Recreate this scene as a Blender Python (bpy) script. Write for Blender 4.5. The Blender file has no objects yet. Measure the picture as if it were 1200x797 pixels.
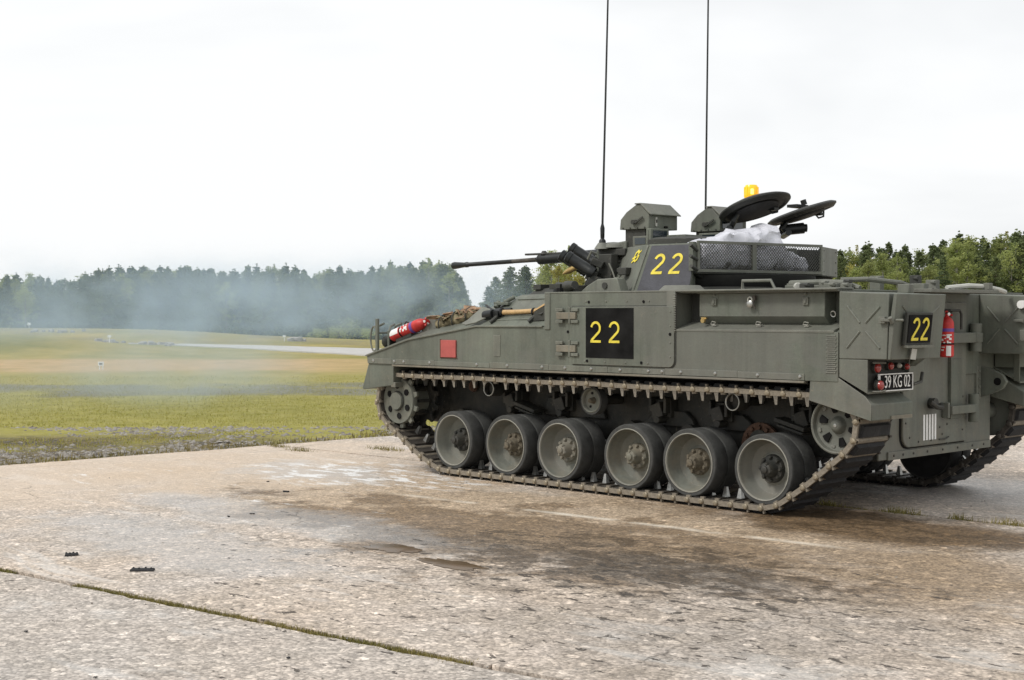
import bpy, bmesh, math, random
import numpy as np
from mathutils import Vector, Matrix
R = math.radians
rnd = random.Random(7)

# ------------------------------------------------------------------ camera
scn = bpy.context.scene
YAW = R(44.2)
CAM = Vector((-6.732, 10.800, 1.6))
DIR = Vector((math.cos(YAW), -math.sin(YAW), 0))        # horizontal view direction
RGT = DIR.cross(Vector((0, 0, 1)))                       # camera right
cam_data = bpy.data.cameras.new('camera')
cam_data.sensor_width = 36.0
cam_data.lens = 50.01
cam_data.clip_start = 0.1
cam_data.clip_end = 6000
cam = bpy.data.objects.new('camera', cam_data)
scn.collection.objects.link(cam)
pitch = math.atan(30.5 / 1667.0)
look = DIR * math.cos(pitch) + Vector((0, 0, -math.sin(pitch)))
cam.location = CAM
cam.rotation_euler = look.to_track_quat('-Z', 'Y').to_euler()
scn.camera = cam

def W(lat, dep, z=0.0):
    """a point given by metres to the right of and in front of the photographer"""
    p = CAM + RGT * lat + DIR * dep
    return Vector((p.x, p.y, z))

# ------------------------------------------------------------------ world and sun
SUN_EL, SUN_AZ = R(48), R(68)          # azimuth measured from +X towards +Y
wd = bpy.data.worlds.new('World')
scn.world = wd
wd.use_nodes = True
nt = wd.node_tree
nt.nodes.clear()
def N(tree, kind, **kw):
    n = tree.nodes.new(kind)
    for k, v in kw.items():
        if k == 'inp':
            for a, b in v.items():
                n.inputs[a].default_value = b
        else:
            setattr(n, k, v)
    return n
out = N(nt, 'ShaderNodeOutputWorld')
sky = N(nt, 'ShaderNodeTexSky', sky_type='NISHITA', sun_disc=False)
sky.sun_elevation = SUN_EL
sky.sun_rotation = R(90) - SUN_AZ
sky.air_density = 1.0
sky.dust_density = 4.0
bg1 = N(nt, 'ShaderNodeBackground', inp={'Strength': 0.07})
nt.links.new(sky.outputs[0], bg1.inputs[0])
tc = N(nt, 'ShaderNodeTexCoord')
mp = N(nt, 'ShaderNodeMapping', inp={'Scale': (1.0, 1.0, 3.2)})
nt.links.new(tc.outputs['Generated'], mp.inputs[0])
nz = N(nt, 'ShaderNodeTexNoise', inp={'Scale': 1.9, 'Detail': 5.0, 'Roughness': 0.5, 'Distortion': 0.3})
nt.links.new(mp.outputs[0], nz.inputs[0])
cr = N(nt, 'ShaderNodeValToRGB')
cr.color_ramp.elements[0].position = 0.33
cr.color_ramp.elements[0].color = (0.765, 0.785, 0.805, 1)
cr.color_ramp.elements[1].position = 0.57
cr.color_ramp.elements[1].color = (0.975, 0.985, 0.99, 1)
nt.links.new(nz.outputs[0], cr.inputs[0])
bg2 = N(nt, 'ShaderNodeBackground', inp={'Strength': 0.78})
nt.links.new(cr.outputs[0], bg2.inputs[0])
mx = N(nt, 'ShaderNodeMixShader', inp={0: 0.94})
nt.links.new(bg1.outputs[0], mx.inputs[1])
nt.links.new(bg2.outputs[0], mx.inputs[2])
nt.links.new(mx.outputs[0], out.inputs[0])

sun_d = bpy.data.lights.new('sun', 'SUN')
sun_d.energy = 1.5
sun_d.angle = R(12)
sun_d.color = (1.0, 0.96, 0.9)
sun = bpy.data.objects.new('sun', sun_d)
scn.collection.objects.link(sun)
sv = Vector((math.cos(SUN_EL) * math.cos(SUN_AZ), math.cos(SUN_EL) * math.sin(SUN_AZ), math.sin(SUN_EL)))
sun.rotation_euler = (-sv).to_track_quat('-Z', 'Y').to_euler()
sun.location = sv * 60

scn.view_settings.view_transform = 'Standard'
scn.view_settings.look = 'None'
scn.view_settings.gamma = 1.0
scn.view_settings.exposure = 0.46
scn.view_settings.use_curve_mapping = False
scn.render.engine = 'CYCLES'
scn.cycles.use_denoising = True
scn.cycles.max_bounces = 8
scn.cycles.diffuse_bounces = 5
scn.cycles.glossy_bounces = 3
scn.cycles.transmission_bounces = 4
scn.cycles.transparent_max_bounces = 12
scn.cycles.volume_bounces = 1
scn.cycles.volume_step_rate = 1.5
scn.cycles.volume_max_steps = 48

# ------------------------------------------------------------------ materials
def s2l(r, g, b):
    f = lambda c: (c / 255 / 12.92) if c / 255 <= 0.04045 else ((c / 255 + 0.055) / 1.055) ** 2.4
    return (f(r), f(g), f(b), 1)

def base_mat(name):
    m = bpy.data.materials.new(name)
    m.use_nodes = True
    t = m.node_tree
    b = t.nodes['Principled BSDF']
    return m, t, b

def mat(name, col, rough=0.6, metal=0.0, var=0.12, scale=6.0, bump=0.0, bscale=80.0, spec=0.5, trans=0.0, emit=None, estr=0.0, alpha=1.0):
    m, t, b = base_mat(name)
    b.inputs['Roughness'].default_value = rough
    b.inputs['Metallic'].default_value = metal
    b.inputs['Specular IOR Level'].default_value = spec
    b.inputs['Transmission Weight'].default_value = trans
    b.inputs['Alpha'].default_value = alpha
    co = N(t, 'ShaderNodeTexCoord')
    n1 = N(t, 'ShaderNodeTexNoise', inp={'Scale': scale, 'Detail': 6.0, 'Roughness': 0.6})
    t.links.new(co.outputs['Object'], n1.inputs[0])
    mr = N(t, 'ShaderNodeMapRange', inp={'From Min': 0.3, 'From Max': 0.7, 'To Min': 1 - var, 'To Max': 1 + var})
    t.links.new(n1.outputs[0], mr.inputs[0])
    vm = N(t, 'ShaderNodeVectorMath', operation='SCALE')
    vm.inputs[0].default_value = col[:3]
    t.links.new(mr.outputs[0], vm.inputs['Scale'])
    t.links.new(vm.outputs[0], b.inputs['Base Color'])
    if bump > 0:
        n2 = N(t, 'ShaderNodeTexNoise', inp={'Scale': bscale, 'Detail': 3.0})
        t.links.new(co.outputs['Object'], n2.inputs[0])
        bp = N(t, 'ShaderNodeBump', inp={'Strength': bump, 'Distance': 0.01})
        t.links.new(n2.outputs[0], bp.inputs['Height'])
        t.links.new(bp.outputs[0], b.inputs['Normal'])
    if emit:
        b.inputs['Emission Color'].default_value = emit
        b.inputs['Emission Strength'].default_value = estr
    return m

def paint(name, col, dust=0.35, rough=0.62, dirt_z=1.25):
    """military matt paint: mottled, streaked downwards, dusty low down, scuffed"""
    m, t, b = base_mat(name)
    L = t.links.new
    co = N(t, 'ShaderNodeTexCoord')
    ge = N(t, 'ShaderNodeNewGeometry')
    big = N(t, 'ShaderNodeTexNoise', inp={'Scale': 1.7, 'Detail': 8.0, 'Roughness': 0.62})
    L(ge.outputs['Position'], big.inputs[0])
    st = N(t, 'ShaderNodeMapping', inp={'Scale': (9.0, 9.0, 1.1)})
    L(ge.outputs['Position'], st.inputs[0])
    strk = N(t, 'ShaderNodeTexNoise', inp={'Scale': 1.0, 'Detail': 5.0, 'Roughness': 0.6})
    L(st.outputs[0], strk.inputs[0])
    fine = N(t, 'ShaderNodeTexNoise', inp={'Scale': 45.0, 'Detail': 4.0, 'Roughness': 0.7})
    L(ge.outputs['Position'], fine.inputs[0])
    a = N(t, 'ShaderNodeMapRange', inp={'From Min': 0.3, 'From Max': 0.7, 'To Min': 0.72, 'To Max': 1.24})
    L(big.outputs[0], a.inputs[0])
    c = N(t, 'ShaderNodeMapRange', inp={'From Min': 0.3, 'From Max': 0.7, 'To Min': 0.76, 'To Max': 1.14})
    L(strk.outputs[0], c.inputs[0])
    d = N(t, 'ShaderNodeMapRange', inp={'From Min': 0.3, 'From Max': 0.7, 'To Min': 0.92, 'To Max': 1.08})
    L(fine.outputs[0], d.inputs[0])
    m1 = N(t, 'ShaderNodeMath', operation='MULTIPLY'); L(a.outputs[0], m1.inputs[0]); L(c.outputs[0], m1.inputs[1])
    m2 = N(t, 'ShaderNodeMath', operation='MULTIPLY'); L(m1.outputs[0], m2.inputs[0]); L(d.outputs[0], m2.inputs[1])
    vm = N(t, 'ShaderNodeVectorMath', operation='SCALE'); vm.inputs[0].default_value = col[:3]
    L(m2.outputs[0], vm.inputs['Scale'])
    # dust / dried mud: stronger low down, in noisy patches
    sx = N(t, 'ShaderNodeSeparateXYZ'); L(ge.outputs['Position'], sx.inputs[0])
    zr = N(t, 'ShaderNodeMapRange', inp={'From Min': 0.2, 'From Max': dirt_z + .35, 'To Min': 1.0, 'To Max': 0.15})
    L(sx.outputs['Z'], zr.inputs[0])
    dn = N(t, 'ShaderNodeTexNoise', inp={'Scale': 5.0, 'Detail': 8.0, 'Roughness': 0.7})
    L(ge.outputs['Position'], dn.inputs[0])
    dr = N(t, 'ShaderNodeMapRange', inp={'From Min': 0.42, 'From Max': 0.68})
    L(dn.outputs[0], dr.inputs[0])
    dm = N(t, 'ShaderNodeMath', operation='MULTIPLY'); L(zr.outputs[0], dm.inputs[0]); L(dr.outputs[0], dm.inputs[1])
    dk = N(t, 'ShaderNodeMath', operation='MULTIPLY', inp={1: dust}); L(dm.outputs[0], dk.inputs[0])
    mix = N(t, 'ShaderNodeMix', data_type='RGBA')
    mix.inputs[7].default_value = (0.21, 0.175, 0.125, 1)
    L(dk.outputs[0], mix.inputs[0]); L(vm.outputs[0], mix.inputs[6])
    # pale scuffs
    sc = N(t, 'ShaderNodeMapping', inp={'Scale': (3.0, 3.0, 14.0)})
    L(ge.outputs['Position'], sc.inputs[0])
    sn = N(t, 'ShaderNodeTexNoise', inp={'Scale': 2.2, 'Detail': 9.0, 'Roughness': 0.75, 'Distortion': 0.6})
    L(sc.outputs[0], sn.inputs[0])
    sr = N(t, 'ShaderNodeMapRange', inp={'From Min': 0.62, 'From Max': 0.70, 'To Max': 0.38})
    L(sn.outputs[0], sr.inputs[0])
    mix2 = N(t, 'ShaderNodeMix', data_type='RGBA')
    mix2.inputs[7].default_value = (0.30, 0.30, 0.26, 1)
    L(sr.outputs[0], mix2.inputs[0]); L(mix.outputs[2], mix2.inputs[6])
    # mud splashes and chips
    sp1 = N(t, 'ShaderNodeTexNoise', inp={'Scale': 34.0, 'Detail': 5.0, 'Roughness': 0.7}); L(ge.outputs['Position'], sp1.inputs[0])
    sp2 = N(t, 'ShaderNodeMapRange', inp={'From Min': 0.615, 'From Max': 0.66}); L(sp1.outputs[0], sp2.inputs[0])
    sp3 = N(t, 'ShaderNodeTexNoise', inp={'Scale': 2.3, 'Detail': 4.0}); L(ge.outputs['Position'], sp3.inputs[0])
    sp4 = N(t, 'ShaderNodeMapRange', inp={'From Min': 0.46, 'From Max': 0.60, 'To Max': 0.9}); L(sp3.outputs[0], sp4.inputs[0])
    sp5 = N(t, 'ShaderNodeMath', operation='MULTIPLY'); L(sp2.outputs[0], sp5.inputs[0]); L(sp4.outputs[0], sp5.inputs[1])
    mxs = N(t, 'ShaderNodeMix', data_type='RGBA'); mxs.inputs[7].default_value = (0.20, 0.175, 0.13, 1)
    L(sp5.outputs[0], mxs.inputs[0]); L(mix2.outputs[2], mxs.inputs[6]); mix2 = mxs
    # rain-washed dark runs below fittings
    rn1 = N(t, 'ShaderNodeMapping', inp={'Scale': (16.0, 16.0, 0.8)}); L(ge.outputs['Position'], rn1.inputs[0])
    rn2 = N(t, 'ShaderNodeTexNoise', inp={'Scale': 1.0, 'Detail': 3.0, 'Roughness': 0.5}); L(rn1.outputs[0], rn2.inputs[0])
    rn3 = N(t, 'ShaderNodeMapRange', inp={'From Min': 0.60, 'From Max': 0.70, 'To Max': 0.32}); L(rn2.outputs[0], rn3.inputs[0])
    mxr = N(t, 'ShaderNodeMix', data_type='RGBA'); mxr.inputs[7].default_value = (col[0] * .45, col[1] * .45, col[2] * .42, 1)
    L(rn3.outputs[0], mxr.inputs[0]); L(mix2.outputs[2], mxr.inputs[6]); mix2 = mxr
    # second, greyer coat in broad patches
    pn_ = N(t, 'ShaderNodeTexNoise', inp={'Scale': 0.9, 'Detail': 7.0, 'Roughness': 0.66, 'Distortion': 0.5}); L(ge.outputs['Position'], pn_.inputs[0])
    pr_ = N(t, 'ShaderNodeMapRange', inp={'From Min': 0.47, 'From Max': 0.56, 'To Max': 0.45}); L(pn_.outputs[0], pr_.inputs[0])
    mix3 = N(t, 'ShaderNodeMix', data_type='RGBA'); g_ = sum(col[:3]) / 3
    mix3.inputs[7].default_value = (g_ * 1.13, g_ * 1.10, g_ * 0.98, 1)
    L(pr_.outputs[0], mix3.inputs[0]); L(mix2.outputs[2], mix3.inputs[6])
    # paint rubbed through on the edges
    bv_ = N(t, 'ShaderNodeBevel', samples=3, inp={'Radius': 0.010})
    dt_ = N(t, 'ShaderNodeVectorMath', operation='DOT_PRODUCT'); L(bv_.outputs[0], dt_.inputs[0]); L(ge.outputs['Normal'], dt_.inputs[1])
    er_ = N(t, 'ShaderNodeMapRange', inp={'From Min': 0.97, 'From Max': 0.80, 'To Max': 0.55}); L(dt_.outputs['Value'], er_.inputs[0])
    en_ = N(t, 'ShaderNodeMapRange', inp={'From Min': 0.42, 'From Max': 0.60, 'To Min': 0.25, 'To Max': 1.0}); L(dn.outputs[0], en_.inputs[0])
    em_ = N(t, 'ShaderNodeMath', operation='MULTIPLY'); L(er_.outputs[0], em_.inputs[0]); L(en_.outputs[0], em_.inputs[1])
    mix4 = N(t, 'ShaderNodeMix', data_type='RGBA'); mix4.inputs[7].default_value = (min(.34, g_ * 2.3), min(.33, g_ * 2.25), min(.29, g_ * 1.95), 1)
    L(em_.outputs[0], mix4.inputs[0]); L(mix3.outputs[2], mix4.inputs[6])
    L(mix4.outputs[2], b.inputs['Base Color'])
    rr = N(t, 'ShaderNodeMapRange', inp={'From Min': 0.3, 'From Max': 0.7, 'To Min': rough - 0.12, 'To Max': rough + 0.15})
    L(big.outputs[0], rr.inputs[0]); L(rr.outputs[0], b.inputs['Roughness'])
    bp = N(t, 'ShaderNodeBump', inp={'Strength': 0.25, 'Distance': 0.004})
    L(fine.outputs[0], bp.inputs['Height'])
    bp2 = N(t, 'ShaderNodeBump', inp={'Strength': 0.35, 'Distance': 0.03})
    L(big.outputs[0], bp2.inputs['Height']); L(bp.outputs[0], bp2.inputs['Normal'])
    L(bp2.outputs[0], b.inputs['Normal'])
    return m

M = {}
M['paint'] = paint('olive_grey_paint', (0.119, 0.132, 0.106))
M['paint2'] = paint('worn_olive_paint', (0.138, 0.146, 0.120), dust=0.5)
M['lower'] = paint('shaded_dusty_lower_hull_paint', (0.023, 0.025, 0.022), dust=0.30, dirt_z=1.6)  # hull paint darkened for the shade under the hull, with dust over it
M['wheel'] = paint('wheel_paint', (0.165, 0.172, 0.146), dust=0.55, dirt_z=0.9)
M['dark'] = paint('dark_green_paint', (0.036, 0.038, 0.032), dust=0.2)
M['shadow'] = mat('shaded_dark_paint', (0.014, 0.014, 0.013), 0.8, 0, 0.3, 8, spec=0.2)  # near-black colour standing in for the shade beneath the turret basket
M['edge'] = paint('muddy_edge_strip', (0.180, 0.165, 0.125), dust=0.7, dirt_z=3)
M['steel'] = mat('track_steel', (0.060, 0.052, 0.043), 0.62, 0.2, 0.45, 14, 0.5, 60)
M['pin'] = mat('pin_steel', (0.34, 0.29, 0.21), 0.45, 0.4, 0.35, 30)
M['bright'] = mat('worn_bright_steel', (0.42, 0.42, 0.40), 0.32, 0.8, 0.25, 25)
M['rubber'] = mat('rubber', (0.020, 0.020, 0.021), 0.8, 0, 0.35, 12, 0.4, 40)
M['tyre'] = mat('tyre_rubber', (0.055, 0.056, 0.053), 0.88, 0, 0.40, 7, 0.35, 50)
M['black'] = mat('black_paint', (0.009, 0.009, 0.009), 0.7, 0, 0.8, 5, spec=0.12)
M['slate'] = mat('faded_black_paint', (0.048, 0.049, 0.060), 0.6, 0, 0.25, 9, 0.2, 60)
M['gun'] = mat('gun_metal', (0.022, 0.024, 0.024), 0.42, 0.5, 0.25, 20)
M['yellow'] = mat('yellow_paint', (0.74, 0.61, 0.06), 0.6, 0, 0.22, 26)
M['white'] = mat('white_paint', (0.78, 0.78, 0.76), 0.5, 0, 0.08, 20)
M['red'] = mat('red_enamel', (0.50, 0.025, 0.022), 0.5, 0, 0.28, 14)
M['redfade'] = mat('faded_red_reflector', (0.40, 0.085, 0.075), 0.5, 0, 0.15, 12)
M['redlens'] = mat('red_lens', (0.30, 0.025, 0.02), 0.25, 0, 0.1, 12, spec=0.8)
M['blue'] = mat('violet_band', (0.13, 0.06, 0.30), 0.35, 0, 0.1, 12)
M['rust'] = mat('rusted_steel', (0.105, 0.058, 0.038), 0.85, 0.1, 0.45, 18, 0.6, 60)
M['wood'] = mat('ash_wood', (0.50, 0.33, 0.15), 0.55, 0, 0.25, 16, 0.2, 60)
M['net'] = mat('camouflage_net', (0.20, 0.17, 0.10), 0.9, 0, 0.5, 16, 0.9, 40)
M['net2'] = mat('brown_canvas', (0.34, 0.22, 0.14), 0.9, 0, 0.4, 16, 0.9, 40)
M['cable'] = mat('pale_cable', (0.44, 0.44, 0.40), 0.5, 0, 0.1, 10)
M['glass'] = mat('dark_optic_glass', (0.02, 0.03, 0.035), 0.08, 0, 0.05, 10, spec=0.9)
M['brass'] = mat('brass', (0.50, 0.36, 0.15), 0.4, 0.7, 0.2, 20)
M['amber'] = mat('amber_lens', (0.95, 0.46, 0.01), 0.2, 0, 0.05, 10, spec=0.7, emit=(1, 0.5, 0.01, 1), estr=0.35)
M['amberhot'] = mat('amber_bulb', (1, 0.8, 0.2), 0.3, 0, 0.02, 10, emit=(1, 0.75, 0.12, 1), estr=1.6)

# thin polythene sheet
m, t, b = base_mat('polythene')
b.inputs['Base Color'].default_value = (0.80, 0.81, 0.88, 1)
b.inputs['Roughness'].default_value = 0.22
b.inputs['Transmission Weight'].default_value = 0.12
b.inputs['IOR'].default_value = 1.15
_n = N(t, 'ShaderNodeTexNoise', inp={'Scale': 6.0, 'Detail': 4.0, 'Roughness': 0.6, 'Distortion': 1.2})
_c = N(t, 'ShaderNodeTexCoord'); t.links.new(_c.outputs['Object'], _n.inputs[0])
_b = N(t, 'ShaderNodeBump', inp={'Strength': 0.9, 'Distance': 0.03}); t.links.new(_n.outputs[0], _b.inputs['Height'])
t.links.new(_b.outputs[0], b.inputs['Normal'])
_a = N(t, 'ShaderNodeMapRange', inp={'From Min': 0.35, 'From Max': 0.6, 'To Min': 0.30, 'To Max': 0.92})
b.inputs['Alpha'].default_value = 0.84
M['poly'] = m
M['hatch'] = mat('hatch_black_green', (0.020, 0.021, 0.018), 0.6, 0, 0.3, 8, 0.3, 60)
M['lip'] = paint('worn_rim_edge', (0.30, 0.30, 0.26), dust=0.5)

# ------------------------------------------------------------------ mesh builder
class MB:
    def __init__(s):
        s.v = []; s.f = []; s.mi = []; s.T = Matrix.Identity(4); s.cur = 0
    def add(s, vs, fs, mi=None):
        o = len(s.v)
        s.v += [tuple(s.T @ Vector(p)) for p in vs]
        s.f += [tuple(o + i for i in f) for f in fs]
        s.mi += [s.cur if mi is None else mi] * len(fs)
        return s
    def box(s, x0, x1, y0, y1, z0, z1, mi=None):
        vs = [(x, y, z) for z in (z0, z1) for y in (y0, y1) for x in (x0, x1)]
        return s.add(vs, [(0, 2, 3, 1), (4, 5, 7, 6), (0, 1, 5, 4), (2, 6, 7, 3), (0, 4, 6, 2), (1, 3, 7, 5)], mi)
    def boxc(s, c, d, rot=None, mi=None):
        h = Vector(d) / 2
        vs = []
        for z in (-1, 1):
            for y in (-1, 1):
                for x in (-1, 1):
                    p = Vector((x * h.x, y * h.y, z * h.z))
                    if rot is not None: p = rot @ p
                    vs.append(p + Vector(c))
        return s.add(vs, [(0, 2, 3, 1), (4, 5, 7, 6), (0, 1, 5, 4), (2, 6, 7, 3), (0, 4, 6, 2), (1, 3, 7, 5)], mi)
    def hull8(s, b, t, mi=None):
        """frustum-like solid between two polygons with the same number of points"""
        n = len(b)
        fs = [tuple(range(n))[::-1], tuple(range(n, 2 * n))]
        fs += [(i, (i + 1) % n, n + (i + 1) % n, n + i) for i in range(n)]
        return s.add(list(b) + list(t), fs, mi)
    def prism(s, poly, ax, a0, a1, mi=None):
        """poly in the two other axes (in xyz order), extruded along ax"""
        def p3(p, a):
            if ax == 'y': return (p[0], a, p[1])
            if ax == 'x': return (a, p[0], p[1])
            return (p[0], p[1], a)
        return s.hull8([p3(p, a0) for p in poly], [p3(p, a1) for p in poly], mi)
    def cyl(s, p0, p1, r0, r1=None, n=16, mi=None):
        return s.lathe([(0, 0), (r0, 0), (r0 if r1 is None else r1, 1), (0, 1)], p0, Vector(p1) - Vector(p0), n, mi, unit=False)
    def lathe(s, prof, o, axis, n=24, mi=None, unit=True, arc=None):
        axis = Vector(axis)
        if unit: axis = axis.normalized()
        a = axis.normalized()
        u = a.orthogonal().normalized(); w = a.cross(u)
        o = Vector(o)
        vs, fs = [], []
        rings = []
        for r, h in prof:
            if r < 1e-6:
                rings.append([len(vs)]); vs.append(o + axis * h)
            else:
                ids = []
                for k in range(n):
                    th = 2 * math.pi * k / n
                    ids.append(len(vs)); vs.append(o + axis * h + (u * math.cos(th) + w * math.sin(th)) * r)
                rings.append(ids)
        for A, B in zip(rings[:-1], rings[1:]):
            for k in range(n):
                k2 = (k + 1) % n
                if len(A) == 1 and len(B) == 1: continue
                if len(A) == 1: fs.append((A[0], B[k2], B[k]))
                elif len(B) == 1: fs.append((A[k], A[k2], B[0]))
                else: fs.append((A[k], A[k2], B[k2], B[k]))
        return s.add(vs, fs, mi)
    def tube(s, pts, r, n=8, mi=None, closed=False):
        pts = [Vector(p) for p in pts]
        vs, fs = [], []
        m_ = len(pts)
        rr = r if isinstance(r, (list, tuple)) else [r] * m_
        prev = None
        for i, p in enumerate(pts):
            if closed: d = pts[(i + 1) % m_] - pts[i - 1]
            else: d = pts[min(i + 1, m_ - 1)] - pts[max(i - 1, 0)]
            d.normalize()
            if prev is None: u = d.orthogonal().normalized()
            else:
                u = prev - d * prev.dot(d)
                u = u.normalized() if u.length > 1e-6 else d.orthogonal().normalized()
            prev = u
            w = d.cross(u)
            for k in range(n):
                th = 2 * math.pi * k / n
                vs.append(p + (u * math.cos(th) + w * math.sin(th)) * rr[i])
        for i in range(m_ if closed else m_ - 1):
            j = (i + 1) % m_
            for k in range(n):
                k2 = (k + 1) % n
                fs.append((i * n + k, i * n + k2, j * n + k2, j * n + k))
        if not closed:
            fs.append(tuple(range(n))[::-1]); fs.append(tuple((m_ - 1) * n + k for k in range(n)))
        return s.add(vs, fs, mi)
    def mesh(s, name, mats, smooth=True, ang=38):
        me = bpy.data.meshes.new(name)
        me.from_pydata(s.v, [], s.f)
        for m_ in (mats if isinstance(mats, (list, tuple)) else [mats]):
            me.materials.append(m_)
        me.polygons.foreach_set('material_index', s.mi)
        bm = bmesh.new(); bm.from_mesh(me)
        bmesh.ops.recalc_face_normals(bm, faces=bm.faces)
        bm.to_mesh(me); bm.free()
        if smooth:
            me.polygons.foreach_set('use_smooth', [True] * len(me.polygons))
            me.set_sharp_from_angle(angle=R(ang))
        me.update()
        return me
    def build(s, name, mats, parent=None, loc=None, bevel=0, label=None, smooth=True, rot=None, ang=38):
        o = bpy.data.objects.new(name, s.mesh(name, mats, smooth, ang))
        scn.collection.objects.link(o)
        if parent is not None: o.parent = parent
        if loc is not None: o.location = loc
        if rot is not None: o.rotation_euler = rot
        if bevel:
            bv = o.modifiers.new('bevel', 'BEVEL'); bv.width = bevel; bv.segments = 2
            bv.limit_method = 'ANGLE'; bv.angle_limit = R(40)
        if label: o['label'] = label
        return o

def tag(o, label=None, cat=None, group=None, kind=None):
    if label: o['label'] = label
    if cat: o['category'] = cat
    if group: o['group'] = group
    if kind: o['kind'] = kind
    return o
def empty(name, loc=(0, 0, 0), rz=0.0, parent=None):
    o = bpy.data.objects.new(name, None)
    scn.collection.objects.link(o)
    o.location = loc; o.rotation_euler = (0, 0, rz)
    o.empty_display_size = 0.2
    if parent is not None: o.parent = parent
    return o
def inst(src, parent, loc, rot=(0, 0, 0), name=None):
    c = src.copy(); scn.collection.objects.link(c)
    c.parent = parent; c.location = loc; c.rotation_euler = rot
    return c
def kids(o): return [c for c in o.children]
def copy_tree(o, parent=None):
    c = o.copy(); scn.collection.objects.link(c)
    if parent is not None: c.parent = parent
    for ch in list(o.children): copy_tree(ch, c)
    return c

# flat numeral '2' drawn as a stroke, as on the vehicle
def glyph2(w, h, st, lean=0.0):
    """list of quads (2D) for a numeral 2 of width w, height h, stroke st; origin at its lower left"""
    pts = []
    r = w / 2 - st / 2
    cx, cy = w / 2, h - st / 2 - r
    for a in range(170, -41, -15):
        pts.append((cx + r * math.cos(R(a)), cy + r * math.sin(R(a))))
    pts.append((st * 0.5, st * 0.9)); 
    quads = []
    P = [Vector(p) for p in pts]
    L_, R_ = [], []
    for i, p in enumerate(P):
        d = (P[min(i + 1, len(P) - 1)] - P[max(i - 1, 0)]).normalized()
        nrm = Vector((-d.y, d.x))
        L_.append(p + nrm * st / 2); R_.append(p - nrm * st / 2)
    for i in range(len(P) - 1):
        quads.append([L_[i], R_[i], R_[i + 1], L_[i + 1]])
    quads.append([Vector((0, 0)), Vector((w, 0)), Vector((w, st)), Vector((0, st))])
    return [[Vector((q.x + lean * q.y, q.y)) for q in qq] for qq in quads]
def put_glyphs(mb, origin, ux, uz, nrm, glyphs, th=0.003):
    """glyph quads laid on a plane; every quad a thin raised slab"""
    origin, ux, uz, nrm = map(Vector, (origin, ux, uz, nrm))
    k = 0
    for off, quads in glyphs:
        for q in quads:
            k += 1
            t_ = th + 0.00012 * (k % 7)
            b = [origin + ux * (p.x + off) + uz * p.y for p in q]
            t = [p + nrm * t_ for p in b]
            mb.hull8(b, t)
    return mb
def text_mesh(txt, size, sx=1.0, extrude=0.0015):
    cu = bpy.data.curves.new('txt', 'FONT')
    cu.body = txt; cu.size = size; cu.extrude = extrude; cu.resolution_u = 3
    cu.align_x = 'CENTER'; cu.align_y = 'CENTER'
    to = bpy.data.objects.new('txt', cu)
    scn.collection.objects.link(to)
    dg = bpy.context.evaluated_depsgraph_get()
    me = bpy.data.meshes.new_from_object(to.evaluated_get(dg))
    bpy.data.objects.remove(to); bpy.data.curves.remove(cu)
    for v in me.vertices: v.co.x *= sx
    return me
# ================================================================== GROUND
def lerp_tab(tab, x):
    if x <= tab[0][0]: return tab[0][1]
    for (x0, y0), (x1, y1) in zip(tab[:-1], tab[1:]):
        if x <= x1: return y0 + (y1 - y0) * (x - x0) / (x1 - x0)
    return tab[-1][1]
F = 1667.0
def to_ld(x, y):
    d = Vector((x, y, 0)) - Vector((CAM.x, CAM.y, 0))
    return d.dot(RGT), d.dot(DIR)
CREST = [(-600, 1.0), (0, 0.84), (150, 0.86), (215, 0.80), (300, 0.50), (435, 0.18), (520, 0.05), (700, 0.0)]
HUMP = [(-600, 1.3), (0, 0.80), (60, 0.62), (100, 0.38), (160, 0.10), (230, 0.0)]
def ground_h(x, y):
    la, dp = to_ld(x, y)
    if dp < 6: px = 600 if dp < 1 else 600 + F * la / 6
    else: px = 600 + F * la / dp
    h = -0.03
    n = mnz.noise(Vector((x * .35, y * .35, 0.3)))
    h += 0.02 * n
    if dp > 40:
        h += lerp_tab(CREST, px) * math.exp(-((dp - 80) / 8.5) ** 2)
        h += lerp_tab(HUMP, px) * math.exp(-((dp - 63) / 6.0) ** 2)
        h += 0.05 * mnz.noise(Vector((x * .08, y * .08, 1.3))) * min(1, (dp - 40) / 20)
    if dp > 90: h -= min(1.0, (dp - 90) / 50) * 1.1
    return h
import mathutils.noise as mnz
SLABEDGE = 7.76
def A_(x): return 6.66 + 0.13 * x
def B_(x): return 0.62 + 0.022 * x
def C_(x): return -5.4 - 0.086 * x
LANES = [lambda x: -11.5 - 0.19 * x, C_, B_, A_, lambda x: 12.7 + 0.24 * x, lambda x: 18.8 + 0.34 * x]
vs, fs = [], []
radii = [0.0] + [1.2 * 1.075 ** i for i in range(0, 108)]
NA = 180
vs.append((CAM.x, CAM.y, -0.12))
for ri in radii[1:]:
    for k in range(NA):
        a = 2 * math.pi * k / NA
        x, y = CAM.x + ri * math.cos(a), CAM.y + ri * math.sin(a)
        la, dp = to_ld(x, y)
        z = ground_h(x, y)
        if x < SLABEDGE + .02 and -12 < y < 25 and x > -45: z = -0.12
        vs.append((x, y, z))
for k in range(NA): fs.append((0, 1 + k, 1 + (k + 1) % NA))
for i in range(len(radii) - 2):
    for k in range(NA):
        a, b_ = 1 + i * NA, 1 + (i + 1) * NA; k2 = (k + 1) % NA
        fs.append((a + k, b_ + k, b_ + k2, a + k2))
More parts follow.
